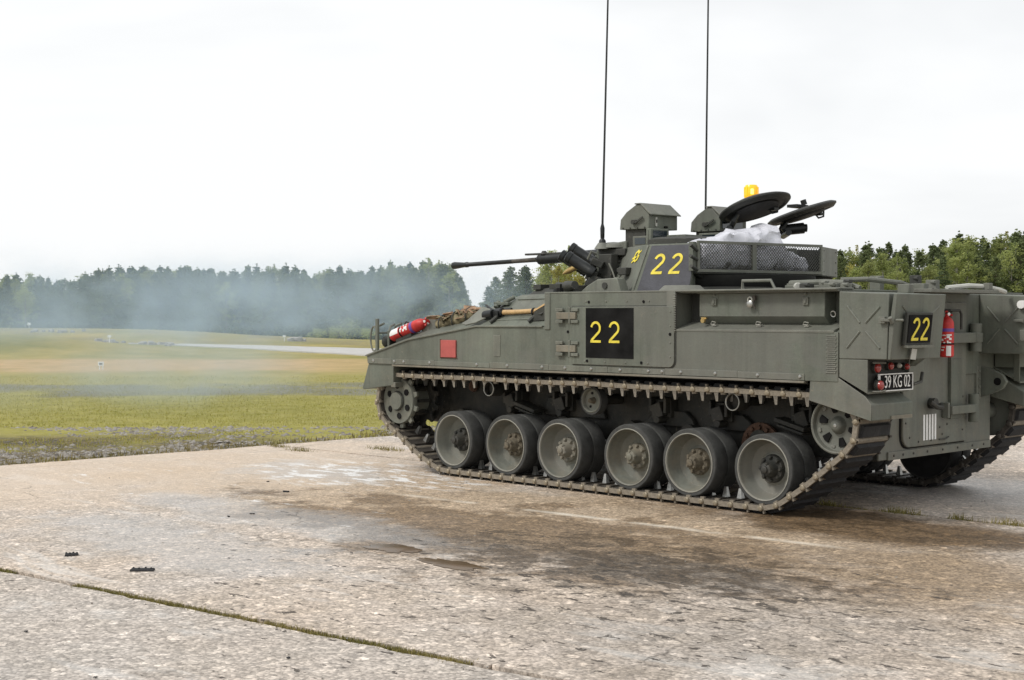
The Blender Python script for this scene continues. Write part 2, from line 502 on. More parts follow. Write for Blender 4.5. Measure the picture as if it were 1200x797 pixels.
# finer grid is laid over the part of the field in view (verge, field, banks)
gm, t, b = base_mat('field_ground')
Lk = t.links.new
ge = N(t, 'ShaderNodeNewGeometry')
def dotn(v, off):
    d = N(t, 'ShaderNodeVectorMath', operation='DOT_PRODUCT'); d.inputs[1].default_value = v
    Lk(ge.outputs['Position'], d.inputs[0])
    s_ = N(t, 'ShaderNodeMath', operation='SUBTRACT', inp={1: off}); Lk(d.outputs['Value'], s_.inputs[0]); return s_
dep_ = dotn(tuple(DIR), CAM.x * DIR.x + CAM.y * DIR.y)
lat_ = dotn(tuple(RGT), CAM.x * RGT.x + CAM.y * RGT.y)
def noise(scale, det=5, rough=0.6, vec=None, tt=None, dist=0.0, sc=None):
    tt = tt or t
    n_ = N(tt, 'ShaderNodeTexNoise', inp={'Scale': scale, 'Detail': det, 'Roughness': rough, 'Distortion': dist})
    src = vec
    if sc is not None:
        m_ = N(tt, 'ShaderNodeMapping', inp={'Scale': sc}); tt.links.new(src, m_.inputs[0]); src = m_.outputs[0]
    tt.links.new(src, n_.inputs[0]); return n_.outputs[0]
def rng(src, a, b_, c=0.0, d=1.0, tt=None, smooth=False):
    tt = tt or t
    m_ = N(tt, 'ShaderNodeMapRange', inp={'From Min': a, 'From Max': b_, 'To Min': c, 'To Max': d})
    if smooth: m_.interpolation_type = 'SMOOTHSTEP'
    tt.links.new(src, m_.inputs[0]); return m_.outputs[0]
def mth(op, a, b_=None, tt=None, clamp=False):
    tt = tt or t
    m_ = N(tt, 'ShaderNodeMath', operation=op); m_.use_clamp = clamp
    for i, s_ in enumerate((a, b_)):
        if s_ is None: continue
        if isinstance(s_, (int, float)): m_.inputs[i].default_value = s_
        else: tt.links.new(s_, m_.inputs[i])
    return m_.outputs[0]
def mixc(fac, a, b_, tt=None):
    tt = tt or t
    m_ = N(tt, 'ShaderNodeMix', data_type='RGBA')
    if isinstance(fac, float): m_.inputs[0].default_value = fac
    else: tt.links.new(fac, m_.inputs[0])
    for i, s_ in ((6, a), (7, b_)):
        if isinstance(s_, tuple): m_.inputs[i].default_value = s_ if len(s_) == 4 else s_ + (1,)
        else: tt.links.new(s_, m_.inputs[i])
    return m_.outputs[2]
P_ = ge.outputs['Position']
wob = rng(noise(0.22, 4, .6, P_), 0.3, 0.7, -1.0, 1.0)
dn_ = mth('ADD', dep_.outputs[0], mth('MULTIPLY', wob, 1.6))
def band(a, b_, e=1.0, src=None):
    s_ = src or dn_
    return mth('MULTIPLY', rng(s_, a - e, a + e, 0, 1, smooth=True), rng(s_, b_ - e, b_ + e, 1, 0, smooth=True))
g1 = mixc(rng(noise(1.6, 6, .65, P_), .35, .65), (0.255, 0.245, 0.048), (0.380, 0.345, 0.095))
g2 = mixc(rng(noise(9.0, 5, .7, P_), .40, .66, 0, .6), g1, (0.38, 0.33, 0.15))
far_g = mixc(rng(noise(0.35, 6, .65, P_, sc=(1, 1, 1)), .35, .68), (0.215, 0.205, 0.055), (0.40, 0.315, 0.12))
g3 = mixc(rng(dep_.outputs[0], 26, 45, 0, .85), g2, far_g)
# stony verge next to the slabs
st_n = rng(noise(7.0, 5, .7, P_), .42, .60)
vor = N(t, 'ShaderNodeTexVoronoi', inp={'Scale': 16.0}); Lk(P_, vor.inputs[0])
stone = mixc(rng(vor.outputs['Distance'], 0, .55), (0.26, 0.25, 0.24), (0.075, 0.068, 0.055))
verge = mixc(st_n, stone, mixc(rng(noise(22, 4, .7, P_), .4, .6), (0.27, 0.22, 0.095), (0.15, 0.115, 0.06)))
vm_ = mth('MULTIPLY', band(12.0, 18.6, .9), rng(noise(.8, 4, .6, P_), .30, .50, .25, 1))
c1_ = mixc(vm_, g3, verge)
# far stone strip, sandy strip
s1 = mth('MULTIPLY', band(28.5, 33.0, .6), rng(noise(.5, 4, .6, P_), .30, .52, .15, 1))
c2_ = mixc(mth('MULTIPLY', s1, .8), c1_, mixc(rng(noise(14, 4, .7, P_), .4, .6), (0.24, 0.24, 0.235), (0.13, 0.13, 0.10)))
s2 = mth('MULTIPLY', band(40.0, 51.0, 2.0), rng(lat_.outputs[0], -7.0, -1.5, 1, .35))
c3_ = mixc(mth('MULTIPLY', s2, .85), c2_, mixc(rng(noise(.9, 5, .7, P_, sc=(1, 1, 1)), .35, .65), (0.56, 0.385, 0.215), (0.40, 0.29, 0.14)))
# rough banks: grey-brown patches
s3 = mth('MULTIPLY', rng(dep_.outputs[0], 66, 72), rng(noise(.25, 6, .7, P_), .42, .60))
c4_ = mixc(mth('MULTIPLY', s3, .6), c3_, (0.19, 0.165, 0.115))
hs_ = mth('MULTIPLY', band(55.5, 63.0, 1.5), rng(lat_.outputs[0], -17.0, -21.0, 0, .7, smooth=True))
c4_ = mixc(hs_, c4_, mixc(rng(noise(2.0, 5, .7, P_), .4, .6), (0.125, 0.140, 0.040), (0.22, 0.205, 0.07)))
Lk(c4_, b.inputs['Base Color'])
b.inputs['Roughness'].default_value = 0.95
b.inputs['Specular IOR Level'].default_value = 0.15
bp = N(t, 'ShaderNodeBump', inp={'Strength': 0.8, 'Distance': 0.06}); Lk(noise(11, 6, .75, P_), bp.inputs['Height']); Lk(bp.outputs[0], b.inputs['Normal'])
g_ = MB(); g_.add(vs, fs)
go = g_.build('ground', gm, ang=180); go['kind'] = 'structure'

# ---- concrete
cm, t, b = base_mat('worn_concrete')
Lk = t.links.new
ge = N(t, 'ShaderNodeNewGeometry'); P_ = ge.outputs['Position']
sx = N(t, 'ShaderNodeSeparateXYZ'); Lk(P_, sx.inputs[0]); X_, Y_ = sx.outputs[0], sx.outputs[1]
def blob(cx, cy, rx, ry, soft=.5, wobn=.55, ns=.9):
    """soft-edged noisy ellipse on the ground"""
    a = mth('MULTIPLY', mth('SUBTRACT', X_, cx), 1 / rx); b2 = mth('MULTIPLY', mth('SUBTRACT', Y_, cy), 1 / ry)
    r_ = mth('SQRT', mth('ADD', mth('MULTIPLY', a, a), mth('MULTIPLY', b2, b2)))
    r2 = mth('ADD', r_, rng(noise(ns, 6, .65, P_), .25, .75, -wobn, wobn))
    return rng(r2, 1 - soft, 1 + soft, 1, 0, smooth=True)
base = mixc(rng(noise(.45, 6, .6, P_), .35, .65), (0.585, 0.480, 0.385), (0.530, 0.475, 0.425))
base = mixc(rng(noise(2.4, 7, .7, P_), .40, .70, 0, .55), base, (0.37, 0.31, 0.24))
# exposed aggregate: cells of differing tone
vo = N(t, 'ShaderNodeTexVoronoi', inp={'Scale': 52.0, 'Randomness': 1.0}); Lk(P_, vo.inputs[0])
sc_ = N(t, 'ShaderNodeSeparateColor'); Lk(vo.outputs['Color'], sc_.inputs[0])
vo2 = N(t, 'ShaderNodeTexVoronoi', inp={'Scale': 24.0, 'Randomness': 1.0}); Lk(P_, vo2.inputs[0])
sc2 = N(t, 'ShaderNodeSeparateColor'); Lk(vo2.outputs['Color'], sc2.inputs[0])
agg = mth('MULTIPLY', rng(sc_.outputs[0], 0, 1, .66, 1.30), rng(sc2.outputs[1], 0, 1, .84, 1.15))
agg = mth('MULTIPLY', agg, rng(vo.outputs['Distance'], .35, .75, 1.0, .72))
hi = rng(sc2.outputs[2], .88, .96, 1.0, 1.45)
agg = mth('MULTIPLY', agg, hi)
def scalec(col, f):
    v_ = N(t, 'ShaderNodeVectorMath', operation='SCALE'); Lk(col, v_.inputs[0]); Lk(f, v_.inputs['Scale']); return v_.outputs[0]
base = scalec(base, agg)
# pale cement skin left in broad smears along the slab
skin = mth('MULTIPLY', rng(noise(1.1, 8, .68, P_, sc=(.45, 1.6, 1), dist=.6), .56, .66), .55)
base = mixc(skin, base, (0.66, 0.64, 0.61))
# grey wet-looking slab nearest the camera
lane = rng(mth('SUBTRACT', Y_, mth('MULTIPLY', X_, .13)), 6.62, 6.70)
base = mixc(mth('MULTIPLY', lane, .35), base, scalec(mixc(0.5, (0.43, 0.42, 0.405), (0.43, 0.42, 0.405)), agg))
# tan scuffs where the tracks have ground the slab
tan = mth('MULTIPLY', blob(1.5, 2.7, 5.2, 1.5), .62)
base = mixc(tan, base, scalec(mixc(.5, (0.40, 0.285, 0.165), (0.40, 0.285, 0.165)), agg))
tan2 = mth('MULTIPLY', blob(6.6, 3.0, 2.6, 3.2), .6)
base = mixc(tan2, base, (0.60, 0.49, 0.38))
# brown oily stains near the rear; the strongest adds under-vehicle shade to the colour
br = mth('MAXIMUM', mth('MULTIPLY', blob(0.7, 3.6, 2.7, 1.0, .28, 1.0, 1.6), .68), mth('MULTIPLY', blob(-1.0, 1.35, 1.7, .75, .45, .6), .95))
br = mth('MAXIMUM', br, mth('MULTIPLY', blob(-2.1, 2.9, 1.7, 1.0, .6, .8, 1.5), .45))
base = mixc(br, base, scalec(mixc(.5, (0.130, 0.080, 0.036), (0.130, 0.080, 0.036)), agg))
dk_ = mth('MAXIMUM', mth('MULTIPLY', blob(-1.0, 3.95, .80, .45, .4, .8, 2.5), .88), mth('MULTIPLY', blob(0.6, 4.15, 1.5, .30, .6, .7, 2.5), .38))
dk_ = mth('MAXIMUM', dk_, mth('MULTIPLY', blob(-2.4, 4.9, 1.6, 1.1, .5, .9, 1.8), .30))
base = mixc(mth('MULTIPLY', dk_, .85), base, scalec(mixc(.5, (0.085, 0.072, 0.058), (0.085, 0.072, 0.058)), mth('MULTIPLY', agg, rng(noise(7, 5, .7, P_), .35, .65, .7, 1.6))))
# sharp-edged oily splashes
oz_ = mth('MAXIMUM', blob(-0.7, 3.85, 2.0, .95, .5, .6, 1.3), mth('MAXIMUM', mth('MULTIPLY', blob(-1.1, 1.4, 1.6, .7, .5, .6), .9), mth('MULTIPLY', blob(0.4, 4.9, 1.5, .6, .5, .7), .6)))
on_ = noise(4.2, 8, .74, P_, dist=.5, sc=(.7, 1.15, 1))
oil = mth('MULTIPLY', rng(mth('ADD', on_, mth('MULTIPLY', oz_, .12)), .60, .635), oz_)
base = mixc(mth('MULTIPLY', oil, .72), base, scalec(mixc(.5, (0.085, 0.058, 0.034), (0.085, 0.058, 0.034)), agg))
# wheel-ground white scuff line beside the vehicle
wl_ = mth('ABSOLUTE', mth('SUBTRACT', mth('SUBTRACT', Y_, mth('MULTIPLY', X_, .072)), 2.51))
wn = mth('MULTIPLY', rng(wl_, .0, .075, 1, 0), rng(noise(1.3, 5, .7, P_), .40, .58))
wn = mth('MULTIPLY', wn, mth('MULTIPLY', rng(X_, -1.5, -.8), rng(X_, 3.4, 2.4)))
base = mixc(mth('MULTIPLY', wn, .95), base, (0.72, 0.66, 0.56))
# damp, smooth, sky-reflecting areas
damp = mth('MAXIMUM', blob(2.6, 4.3, 1.9, .45, .35, .7, 1.1), mth('MAXIMUM', blob(5.0, 2.2, 1.0, .55, .4, .8, 1.6), mth('MAXIMUM', blob(2.1, 5.6, 1.7, .5, .5, .8, 1.3), blob(-1.2, -1.2, 2.2, 1.0, .5, .6))))
base = mixc(mth('MULTIPLY', damp, .32), base, (0.40, 0.41, 0.42))
white_patch = mth('MULTIPLY', blob(4.6, 1.95, 1.4, .75, .5, .6), rng(noise(4.0, 7, .72, P_, sc=(.6, 1.4, 1)), .51, .56))  # broken white patches mixed over the slab colour
white_patch = mth('MAXIMUM', white_patch, mth('MULTIPLY', blob(4.8, 4.4, 3.2, 1.3, .6, .5), rng(noise(3.2, 8, .74, P_, sc=(.5, 1.5, 1)), .60, .66)))
base = mixc(mth('MULTIPLY', white_patch, .85), base, (0.80, 0.80, 0.79))
# broken surface: dark little spalls, more of them behind the vehicle
spz = mth('MAXIMUM', blob(-1.3, 4.4, 1.5, .9, .5, .6), mth('MULTIPLY', blob(-1.5, 5.0, 3.8, 2.2, .7, .6), .75))
sp_v = N(t, 'ShaderNodeMapping', inp={'Scale': (.5, 1.0, 1), 'Rotation': (0, 0, R(-45))}); Lk(P_, sp_v.inputs[0])
sp_n = noise(13.0, 5, .62, sp_v.outputs[0], dist=.4)
sp_m = mth('MULTIPLY', rng(mth('ADD', sp_n, mth('MULTIPLY', spz, .15)), .722, .742), 1.0)
sp_m2 = mth('MAXIMUM', sp_m, rng(noise(26.0, 3, .55, P_), .72, .745))
base = mixc(mth('MULTIPLY', sp_m2, .88), base, (0.045, 0.036, 0.028))
# hairline cracks
cw = N(t, 'ShaderNodeTexVoronoi', feature='DISTANCE_TO_EDGE', inp={'Scale': 0.33})
cv = N(t, 'ShaderNodeVectorMath', operation='ADD'); cn = N(t, 'ShaderNodeTexNoise', inp={'Scale': 1.8, 'Detail': 6.0}); Lk(P_, cn.inputs[0]); Lk(P_, cv.inputs[0])
cs_ = N(t, 'ShaderNodeVectorMath', operation='SCALE', inp={'Scale': .8}); Lk(cn.outputs['Color'], cs_.inputs[0]); Lk(cs_.outputs[0], cv.inputs[1]); Lk(cv.outputs[0], cw.inputs[0])
crk = mth('MULTIPLY', rng(cw.outputs['Distance'], .0, .006, 1, 0), rng(noise(.7, 3, .5, P_), .46, .56))
base = mixc(mth('MULTIPLY', crk, .55), base, (0.12, 0.10, 0.08))
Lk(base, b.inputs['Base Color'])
rough = mth('SUBTRACT', mth('SUBTRACT', rng(noise(3.0, 5, .6, P_), .3, .7, .70, .88), mth('MULTIPLY', damp, .34)), mth('MULTIPLY', oil, .35))
Lk(rough, b.inputs['Roughness'])
b.inputs['Specular IOR Level'].default_value = 0.4
hgt = mth('ADD', mth('MULTIPLY', vo.outputs['Distance'], -.55), mth('ADD', mth('MULTIPLY', noise(18, 6, .7, P_), 1.3), mth('MULTIPLY', sp_m, -1.6)))
hgt = mth('SUBTRACT', hgt, mth('MULTIPLY', crk, .8))
bp = N(t, 'ShaderNodeBump', inp={'Strength': 0.62, 'Distance': 0.012}); Lk(hgt, bp.inputs['Height'])
bp2 = N(t, 'ShaderNodeBump', inp={'Strength': 0.5, 'Distance': 0.05}); Lk(noise(1.4, 5, .6, P_), bp2.inputs['Height']); Lk(bp.outputs[0], bp2.inputs['Normal'])
Lk(bp2.outputs[0], b.inputs['Normal'])

M['soil'] = mat('joint_soil', (0.115, 0.088, 0.055), .95, 0, .5, 12, .8, 40)
ap = MB(); ap.box(-45, SLABEDGE - .06, -13, 25, -0.10, -0.035)
apron = ap.build('concrete_apron', M['soil'], None); apron['kind'] = 'structure'
ry = random.Random(11)
XS = [SLABEDGE, -2.03, -11.8, -21.6, -31.4]
def jit_line(fn, xa, xb, off, amp, seed):
    """points from xa to xb along a lane joint, with a broken edge"""
    pts = []; n = max(2, int(abs(xb - xa) / 0.09))
    for i in range(n + 1):
        x = xa + (xb - xa) * i / n
        e = abs(mnz.noise(Vector((x * 2.2, seed * 7.1, 0)))) * amp + (abs(mnz.noise(Vector((x * 9, seed * 3.3, 2)))) ** 1.5) * amp * 1.3
        pts.append((x, fn(x) + off * (1 + e)))
    return pts
for li in range(len(LANES) - 1):
    lo_f, hi_f = LANES[li], LANES[li + 1]
    for xi in range(len(XS) - 1):
        xa, xb = XS[xi], XS[xi + 1]
        gap = 0.003 if xi > 0 else 0.0
        seed = li * 10 + xi + 1
        top = jit_line(hi_f, xa - gap, xb + 0.003, -0.018, 2.0, seed)
        bot = jit_line(lo_f, xa - gap, xb + 0.003, 0.018, 2.0, seed + 50)
        if xi == 0:
            # broken outer edge towards the grass
            ya, yb = top[0][1], bot[0][1]; m_ = 60; ed_ = []
            for i in range(1, m_):
                yy = ya + (yb - ya) * i / m_
                e = .10 * mnz.noise(Vector((yy * .9, 4.0, 0))) + .05 * mnz.noise(Vector((yy * 5, 1.0, 0)))
                ed_.append((xa + e, yy))
            outline = top[::-1] + ed_ + bot
        else:
            outline = top[::-1] + bot
        n = len(outline)
        dz = ry.uniform(-.004, .002)
        v_ = [(x, y, dz) for x, y in outline] + [(x, y, -0.11) for x, y in outline]
        # top as strips between the two long edges
        q = MB(); nt_ = len(top)
        q.v = []; 
        tp_, bt_ = top, bot
        m0 = min(len(tp_), len(bt_))
        if xi == 0:
            q.add(v_, [tuple(range(n))] + [(i, n + i, n + (i + 1) % n, (i + 1) % n) for i in range(n)])
        else:
            q.add(v_, [tuple(range(n))] + [(i, n + i, n + (i + 1) % n, (i + 1) % n) for i in range(n)])
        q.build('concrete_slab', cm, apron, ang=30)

# puddles
M['water'] = mat('muddy_water', (0.095, 0.052, 0.014), 0.30, 0, .2, 6, spec=.7)
def puddle(cx, cy, rx, ry_, seed, lab):
    q = MB(); n = 60; pts = []
    for k in range(n):
        a = 2 * math.pi * k / n
        r_ = 1 + .55 * mnz.noise(Vector((math.cos(a) * 1.6, math.sin(a) * 1.6, seed))) + .25 * mnz.noise(Vector((math.cos(a) * 5, math.sin(a) * 5, seed)))
        pts.append((cx + rx * r_ * math.cos(a), cy + ry_ * r_ * math.sin(a)))
    q.add([(x, y, 0.0035) for x, y in pts] + [(x * .98 + cx * .02, y * .98 + cy * .02, 0.0045) for x, y in pts], [(k, (k + 1) % n, n + (k + 1) % n, n + k) for k in range(n)] + [tuple(range(n, 2 * n))])
    o = q.build('puddle', M['water'], None); tag(o, lab, 'puddle', 'muddy puddles on the concrete')
puddle(0.78, 4.63, .23, .13, 1.0, 'small muddy brown puddle, the left one on the concrete')
puddle(0.02, 4.76, .30, .10, 5.0, 'long thin muddy puddle, the right one on the concrete')

# far road, a pale strip beyond the field
q = MB(); pts = []
for px in range(150, 640, 10):
    y0 = lerp_tab([(60, 402.4), (160, 403.0), (200, 404.4), (300, 409.0), (435, 416.5), (640, 428)], px); y1 = lerp_tab([(60, 402), (160, 402.2), (200, 402.8), (300, 404.8), (435, 408.6), (640, 414)], px)
    row = []
    for yy in (y0, (y0 + y1) / 2, y1):
        dp = 45.0
        while dp < 140:
            p = W((px - 600) / F * dp, dp)
            if ground_h(p.x, p.y) + .04 >= 1.6 - (yy - 368) / F * dp: break
            dp += 0.25
        p.z = ground_h(p.x, p.y)
        row.append(p)
    for p in row: p.z += .05
    pts.append(row)
vs = [p for r_ in pts for p in r_]; fs = [(i * 3 + j, (i + 1) * 3 + j, (i + 1) * 3 + j + 1, i * 3 + j + 1) for i in range(len(pts) - 1) for j in range(2)]
nv = len(vs); vs = vs + [p - Vector((0, 0, .3)) for p in vs]
fs += [(i * 3, i * 3 + nv, (i + 1) * 3 + nv, (i + 1) * 3) for i in range(len(pts) - 1)]
q.add(vs, fs); M['road'] = mat('far_concrete_road', (0.44, 0.43, 0.41), .9, 0, .12, 1.0)
rd = q.build('far_road', M['road'], None, ang=60); rd['kind'] = 'structure'

# ---- grass blades and stones (nobody could count them)
def leafcol_mat(name, c0, c1, sc=3.0, rough=.7, trans=0.0, rand=.25):
    m, t_, b_ = base_mat(name)
    g = N(t_, 'ShaderNodeNewGeometry'); oi = N(t_, 'ShaderNodeObjectInfo')
    n_ = N(t_, 'ShaderNodeTexNoise', inp={'Scale': sc, 'Detail': 3.0}); t_.links.new(g.outputs['Position'], n_.inputs[0])
    r1 = N(t_, 'ShaderNodeMapRange', inp={'From Min': .35, 'From Max': .65}); t_.links.new(n_.outputs[0], r1.inputs[0])
    a_ = N(t_, 'ShaderNodeMath', operation='MULTIPLY', inp={1: .55}); t_.links.new(r1.outputs[0], a_.inputs[0])
    b2 = N(t_, 'ShaderNodeMath', operation='MULTIPLY_ADD', inp={1: .45}); t_.links.new(g.outputs['Random Per Island'], b2.inputs[0]); t_.links.new(a_.outputs[0], b2.inputs[2])
    mx_ = N(t_, 'ShaderNodeMix', data_type='RGBA'); mx_.inputs[6].default_value = c0 + (1,); mx_.inputs[7].default_value = c1 + (1,)
    t_.links.new(b2.outputs[0], mx_.inputs[0])
    v_ = N(t_, 'ShaderNodeVectorMath', operation='SCALE'); r2 = N(t_, 'ShaderNodeMapRange', inp={'To Min': 1 - rand, 'To Max': 1 + rand}); t_.links.new(oi.outputs['Random'], r2.inputs[0])
    t_.links.new(mx_.outputs[2], v_.inputs[0]); t_.links.new(r2.outputs[0], v_.inputs['Scale'])
    t_.links.new(v_.outputs[0], b_.inputs['Base Color'])
    b_.inputs['Roughness'].default_value = rough; b_.inputs['Specular IOR Level'].default_value = .2
    if trans > 0:
        tl = N(t_, 'ShaderNodeBsdfTranslucent'); ms_ = N(t_, 'ShaderNodeMixShader', inp={0: trans}); om_ = [x for x in t_.nodes if x.type == 'OUTPUT_MATERIAL'][0]
        t_.links.new(v_.outputs[0], tl.inputs[0]); t_.links.new(b_.outputs[0], ms_.inputs[1]); t_.links.new(tl.outputs[0], ms_.inputs[2]); t_.links.new(ms_.outputs[0], om_.inputs['Surface'])
    return m
M['grass'] = leafcol_mat('field_grass', (0.245, 0.240, 0.040), (0.43, 0.38, 0.11), 1.2, rand=0)
M['drygrass'] = leafcol_mat('dry_verge_grass', (0.16, 0.145, 0.05), (0.30, 0.235, 0.10), 2.0, rand=0)
M['moss'] = leafcol_mat('joint_weeds', (0.14, 0.135, 0.035), (0.30, 0.24, 0.09), 2.0, rand=0)
nr = np.random.RandomState(5)
def blades(name, pts, hmin, hmax, wd_, m_, label, lean=.5):
    n = len(pts); h = nr.uniform(hmin, hmax, n); a = nr.uniform(0, 2 * np.pi, n); l = nr.uniform(0, lean, n) * h; la = nr.uniform(0, 2 * np.pi, n)
    v = np.zeros((n, 3, 3)); w = wd_ * nr.uniform(.6, 1.3, n)
    v[:, 0] = pts; v[:, 1] = pts; v[:, 2] = pts
    v[:, 0, 0] -= np.cos(a) * w; v[:, 0, 1] -= np.sin(a) * w; v[:, 1, 0] += np.cos(a) * w; v[:, 1, 1] += np.sin(a) * w
    v[:, 2, 0] += np.cos(la) * l; v[:, 2, 1] += np.sin(la) * l; v[:, 2, 2] += h
    me = bpy.data.meshes.new(name); me.from_pydata(v.reshape(-1, 3).tolist(), [], np.arange(3 * n).reshape(-1, 3).tolist()); me.materials.append(m_)
    o = bpy.data.objects.new(name, me); scn.collection.objects.link(o)
    tag(o, label, 'grass', kind='stuff'); return o
pl_ = []
for i in range(64000):
    dp = 13.2 + 24 * nr.uniform() ** 1.6; la = nr.uniform(-.40, .06) * dp
    p = W(la, dp)
    if p.x < SLABEDGE + .05 + .1 * mnz.noise(Vector((p.y * .9, 4.0, 0))) and p.y > -11: continue
    if mnz.noise(Vector((p.x * .55, p.y * .55, 9.0))) < .12 and dp < 20.5: continue
    pl_.append((p.x, p.y, ground_h(p.x, p.y) - .005))
blades('grass', np.array(pl_), .012, .042, .007, M['grass'], 'short yellow green grass covering the field beyond the concrete')
pl_ = []
for i in range(9000):
    y = nr.uniform(-12, 8.5); x = SLABEDGE + .12 * mnz.noise(Vector((y * .9, 4.0, 0))) + abs(nr.normal(0, .30)) - .03
    if nr.uniform() > .25 + .8 * (mnz.noise(Vector((y * 1.3, 2, 2))) + .3): continue
    pl_.append((x, y, -.02))
blades('verge_grass', np.array(pl_), .02, .075, .007, M['drygrass'], 'dry straggly grass along the broken edge of the concrete')
pl_ = []
def clump(cx, cy, n, r_):
    for i in range(n): pl_.append((cx + nr.normal(0, r_), cy + nr.normal(0, r_ * .5), -.005))
def joint_pts(fn, x0, x1, n, dens_seed, th):
    for i in range(n):
        x = nr.uniform(x0, x1)
        if mnz.noise(Vector((x * 1.1, dens_seed, 0))) + .4 * mnz.noise(Vector((x * 4, dens_seed, 3))) < th: continue
        pl_.append((x, fn(x) + nr.normal(0, .024), -.026))
joint_pts(A_, -3.8, 4, 17000, 3.0, -.17)
joint_pts(B_, -3.0, 1.2, 2600, 8.0, -.05)
blades('joint_grass', np.array(pl_), .018, .040, .004, M['moss'], 'low moss and grass growing in the joints between the slabs', .8)
pl_ = []
for cx, cy, n, r_ in [(-.07, 0.63, 130, .05), (-.72, 0.60, 150, .08), (-1.25, .6, 80, .06), (6.9, 1.0, 120, .12), (6.3, 0.2, 180, .16), (7.5, 0.9, 100, .1), (-1.65, .58, 120, .1)]:
    for i in range(n): pl_.append((cx + nr.normal(0, r_), cy + nr.normal(0, r_ * .35), -.01))
blades('weed_tufts', np.array(pl_), .03, .075, .004, M['moss'], 'small weed tufts sprouting from cracks around the vehicle', .9)
# stones of the verge and the far strip
sv_, sf_ = [], []
ico = [(-1, 0, 0), (1, 0, 0), (0, -1, 0), (0, 1, 0), (0, 0, -.6), (0, 0, .7)]
icf = [(0, 2, 5), (2, 1, 5), (1, 3, 5), (3, 0, 5), (2, 0, 4), (1, 2, 4), (3, 1, 4), (0, 3, 4)]
def stone_at(x, y, z, s_):
    o = len(sv_); a = nr.uniform(0, 6.28); ca, sa = math.cos(a), math.sin(a)
    for (vx, vy, vz) in ico:
        j = 1 + nr.uniform(-.3, .3, 3); vx, vy, vz = vx * j[0], vy * j[1] * .7, vz * j[2]
        sv_.append((x + s_ * (vx * ca - vy * sa), y + s_ * (vx * sa + vy * ca), z + s_ * vz * .6))
    sf_.extend([tuple(o + i for i in f) for f in icf])
cnt = 0
while cnt < 5200:
    dp = nr.uniform(13.2, 20.5); la = nr.uniform(-.40, .04) * dp; p = W(la, dp)
    if p.x < SLABEDGE + .1: continue
    if mnz.noise(Vector((p.x * .3, p.y * .3, 3.0))) * 1.2 + .3 * mnz.noise(Vector((p.x * 2, p.y * 2, 3.0))) < nr.uniform(-.15, .35): continue
    stone_at(p.x, p.y, ground_h(p.x, p.y), .012 + .05 * nr.uniform() ** 3.5); cnt += 1
for i in range(1500):
    dp = nr.uniform(28.5, 32.5); la = nr.uniform(-.40, .0) * dp; p = W(la, dp); stone_at(p.x, p.y, ground_h(p.x, p.y) - .01, .015 + .05 * nr.uniform() ** 4) if mnz.noise(Vector((p.x * .3, p.y * .3, 5))) > -.05 else None
for i in range(900):
    dp = nr.uniform(6.0, 14); la = nr.uniform(-.38, .38) * dp; p = W(la, dp)
    if p.x > SLABEDGE - .1: continue
    stone_at(p.x, p.y, 0.001, .003 + .010 * nr.uniform() ** 4)
me = bpy.data.meshes.new('gravel'); me.from_pydata(sv_, [], sf_); me.materials.append(leafcol_mat('loose_stone', (0.13, 0.11, 0.09), (0.36, 0.34, 0.31), 9, rand=0))
gv = bpy.data.objects.new('gravel', me); scn.collection.objects.link(gv); tag(gv, 'loose grey stones scattered over the verge and the concrete', 'gravel', kind='stuff')
# ================================================================== THE VEHICLE
veh = empty('armoured_vehicle', (0, 0, 0))
tag(veh, 'olive grey tracked armoured fighting vehicle with turret, number 22 panels and open turret hatches', 'armoured vehicle')
SIDE = 1.515

# ---- hull: one solid shell, both sponsons, glacis, roof
hull = MB()
def hull_half(sg):
    pass
# side sponson solids (skin plates set 4 cm thick on the outside are separate)
prof_low = [(4.93, 1.16), (4.30, 1.325), (3.29, 1.46), (2.36, 1.465)]
# core body between the lower side walls
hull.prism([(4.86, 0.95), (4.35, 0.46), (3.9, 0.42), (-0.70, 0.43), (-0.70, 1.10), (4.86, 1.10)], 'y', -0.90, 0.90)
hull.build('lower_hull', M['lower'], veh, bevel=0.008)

ub = MB()
# rear part with full-height sides (x from 2.34 back), leaving the recess for the side stowage box on both sides
ub.box(-0.735, 2.34, -1.28, 1.28, 1.085, 1.772)
for sg in (1, -1):
    a, b_ = sorted((sg * 1.279, sg * SIDE))
    ub.box(0.86, 2.34, a, b_, 1.085, 1.772)
    ub.box(-0.735, 0.86, a, b_, 1.085, 1.455)
    # sloping ledge under the box
    ub.prism([(sg * 1.279, 1.455), (sg * SIDE, 1.455), (sg * 1.279, 1.535)], 'x', -0.735, 0.858)
ub.build('upper_hull', M['paint'], veh, bevel=0.006)

# front: glacis, bevelled at the sides
fb = MB()
def loop_at(x, ze, zc, yc):
    # cross-section: bottom, outer edge height ze at SIDE, then up to zc at |y| = yc
    return [(x, -SIDE, 1.085), (x, -SIDE, ze), (x, -yc, zc), (x, yc, zc), (x, SIDE, ze), (x, SIDE, 1.085)]
secs = [loop_at(2.335, 1.475, 1.80, 1.17), loop_at(3.05, 1.472, 1.785, 1.15), loop_at(3.30, 1.462, 1.72, 1.14),
        loop_at(3.75, 1.40, 1.575, 1.22), loop_at(4.30, 1.327, 1.46, 1.24), loop_at(4.96, 1.165, 1.25, 1.30)]
for A, B in zip(secs[:-1], secs[1:]):
    pass
vs = [p for s_ in secs for p in s_]
fs = [tuple(range(6)), tuple(range(30, 36))]
for i in range(5):
    for k in range(6):
        k2 = (k + 1) % 6
        fs.append((i * 6 + k, i * 6 + k2, (i + 1) * 6 + k2, (i + 1) * 6 + k))
fb.add(vs, fs)
fb.build('front_hull', M['paint'], veh, bevel=0.006)
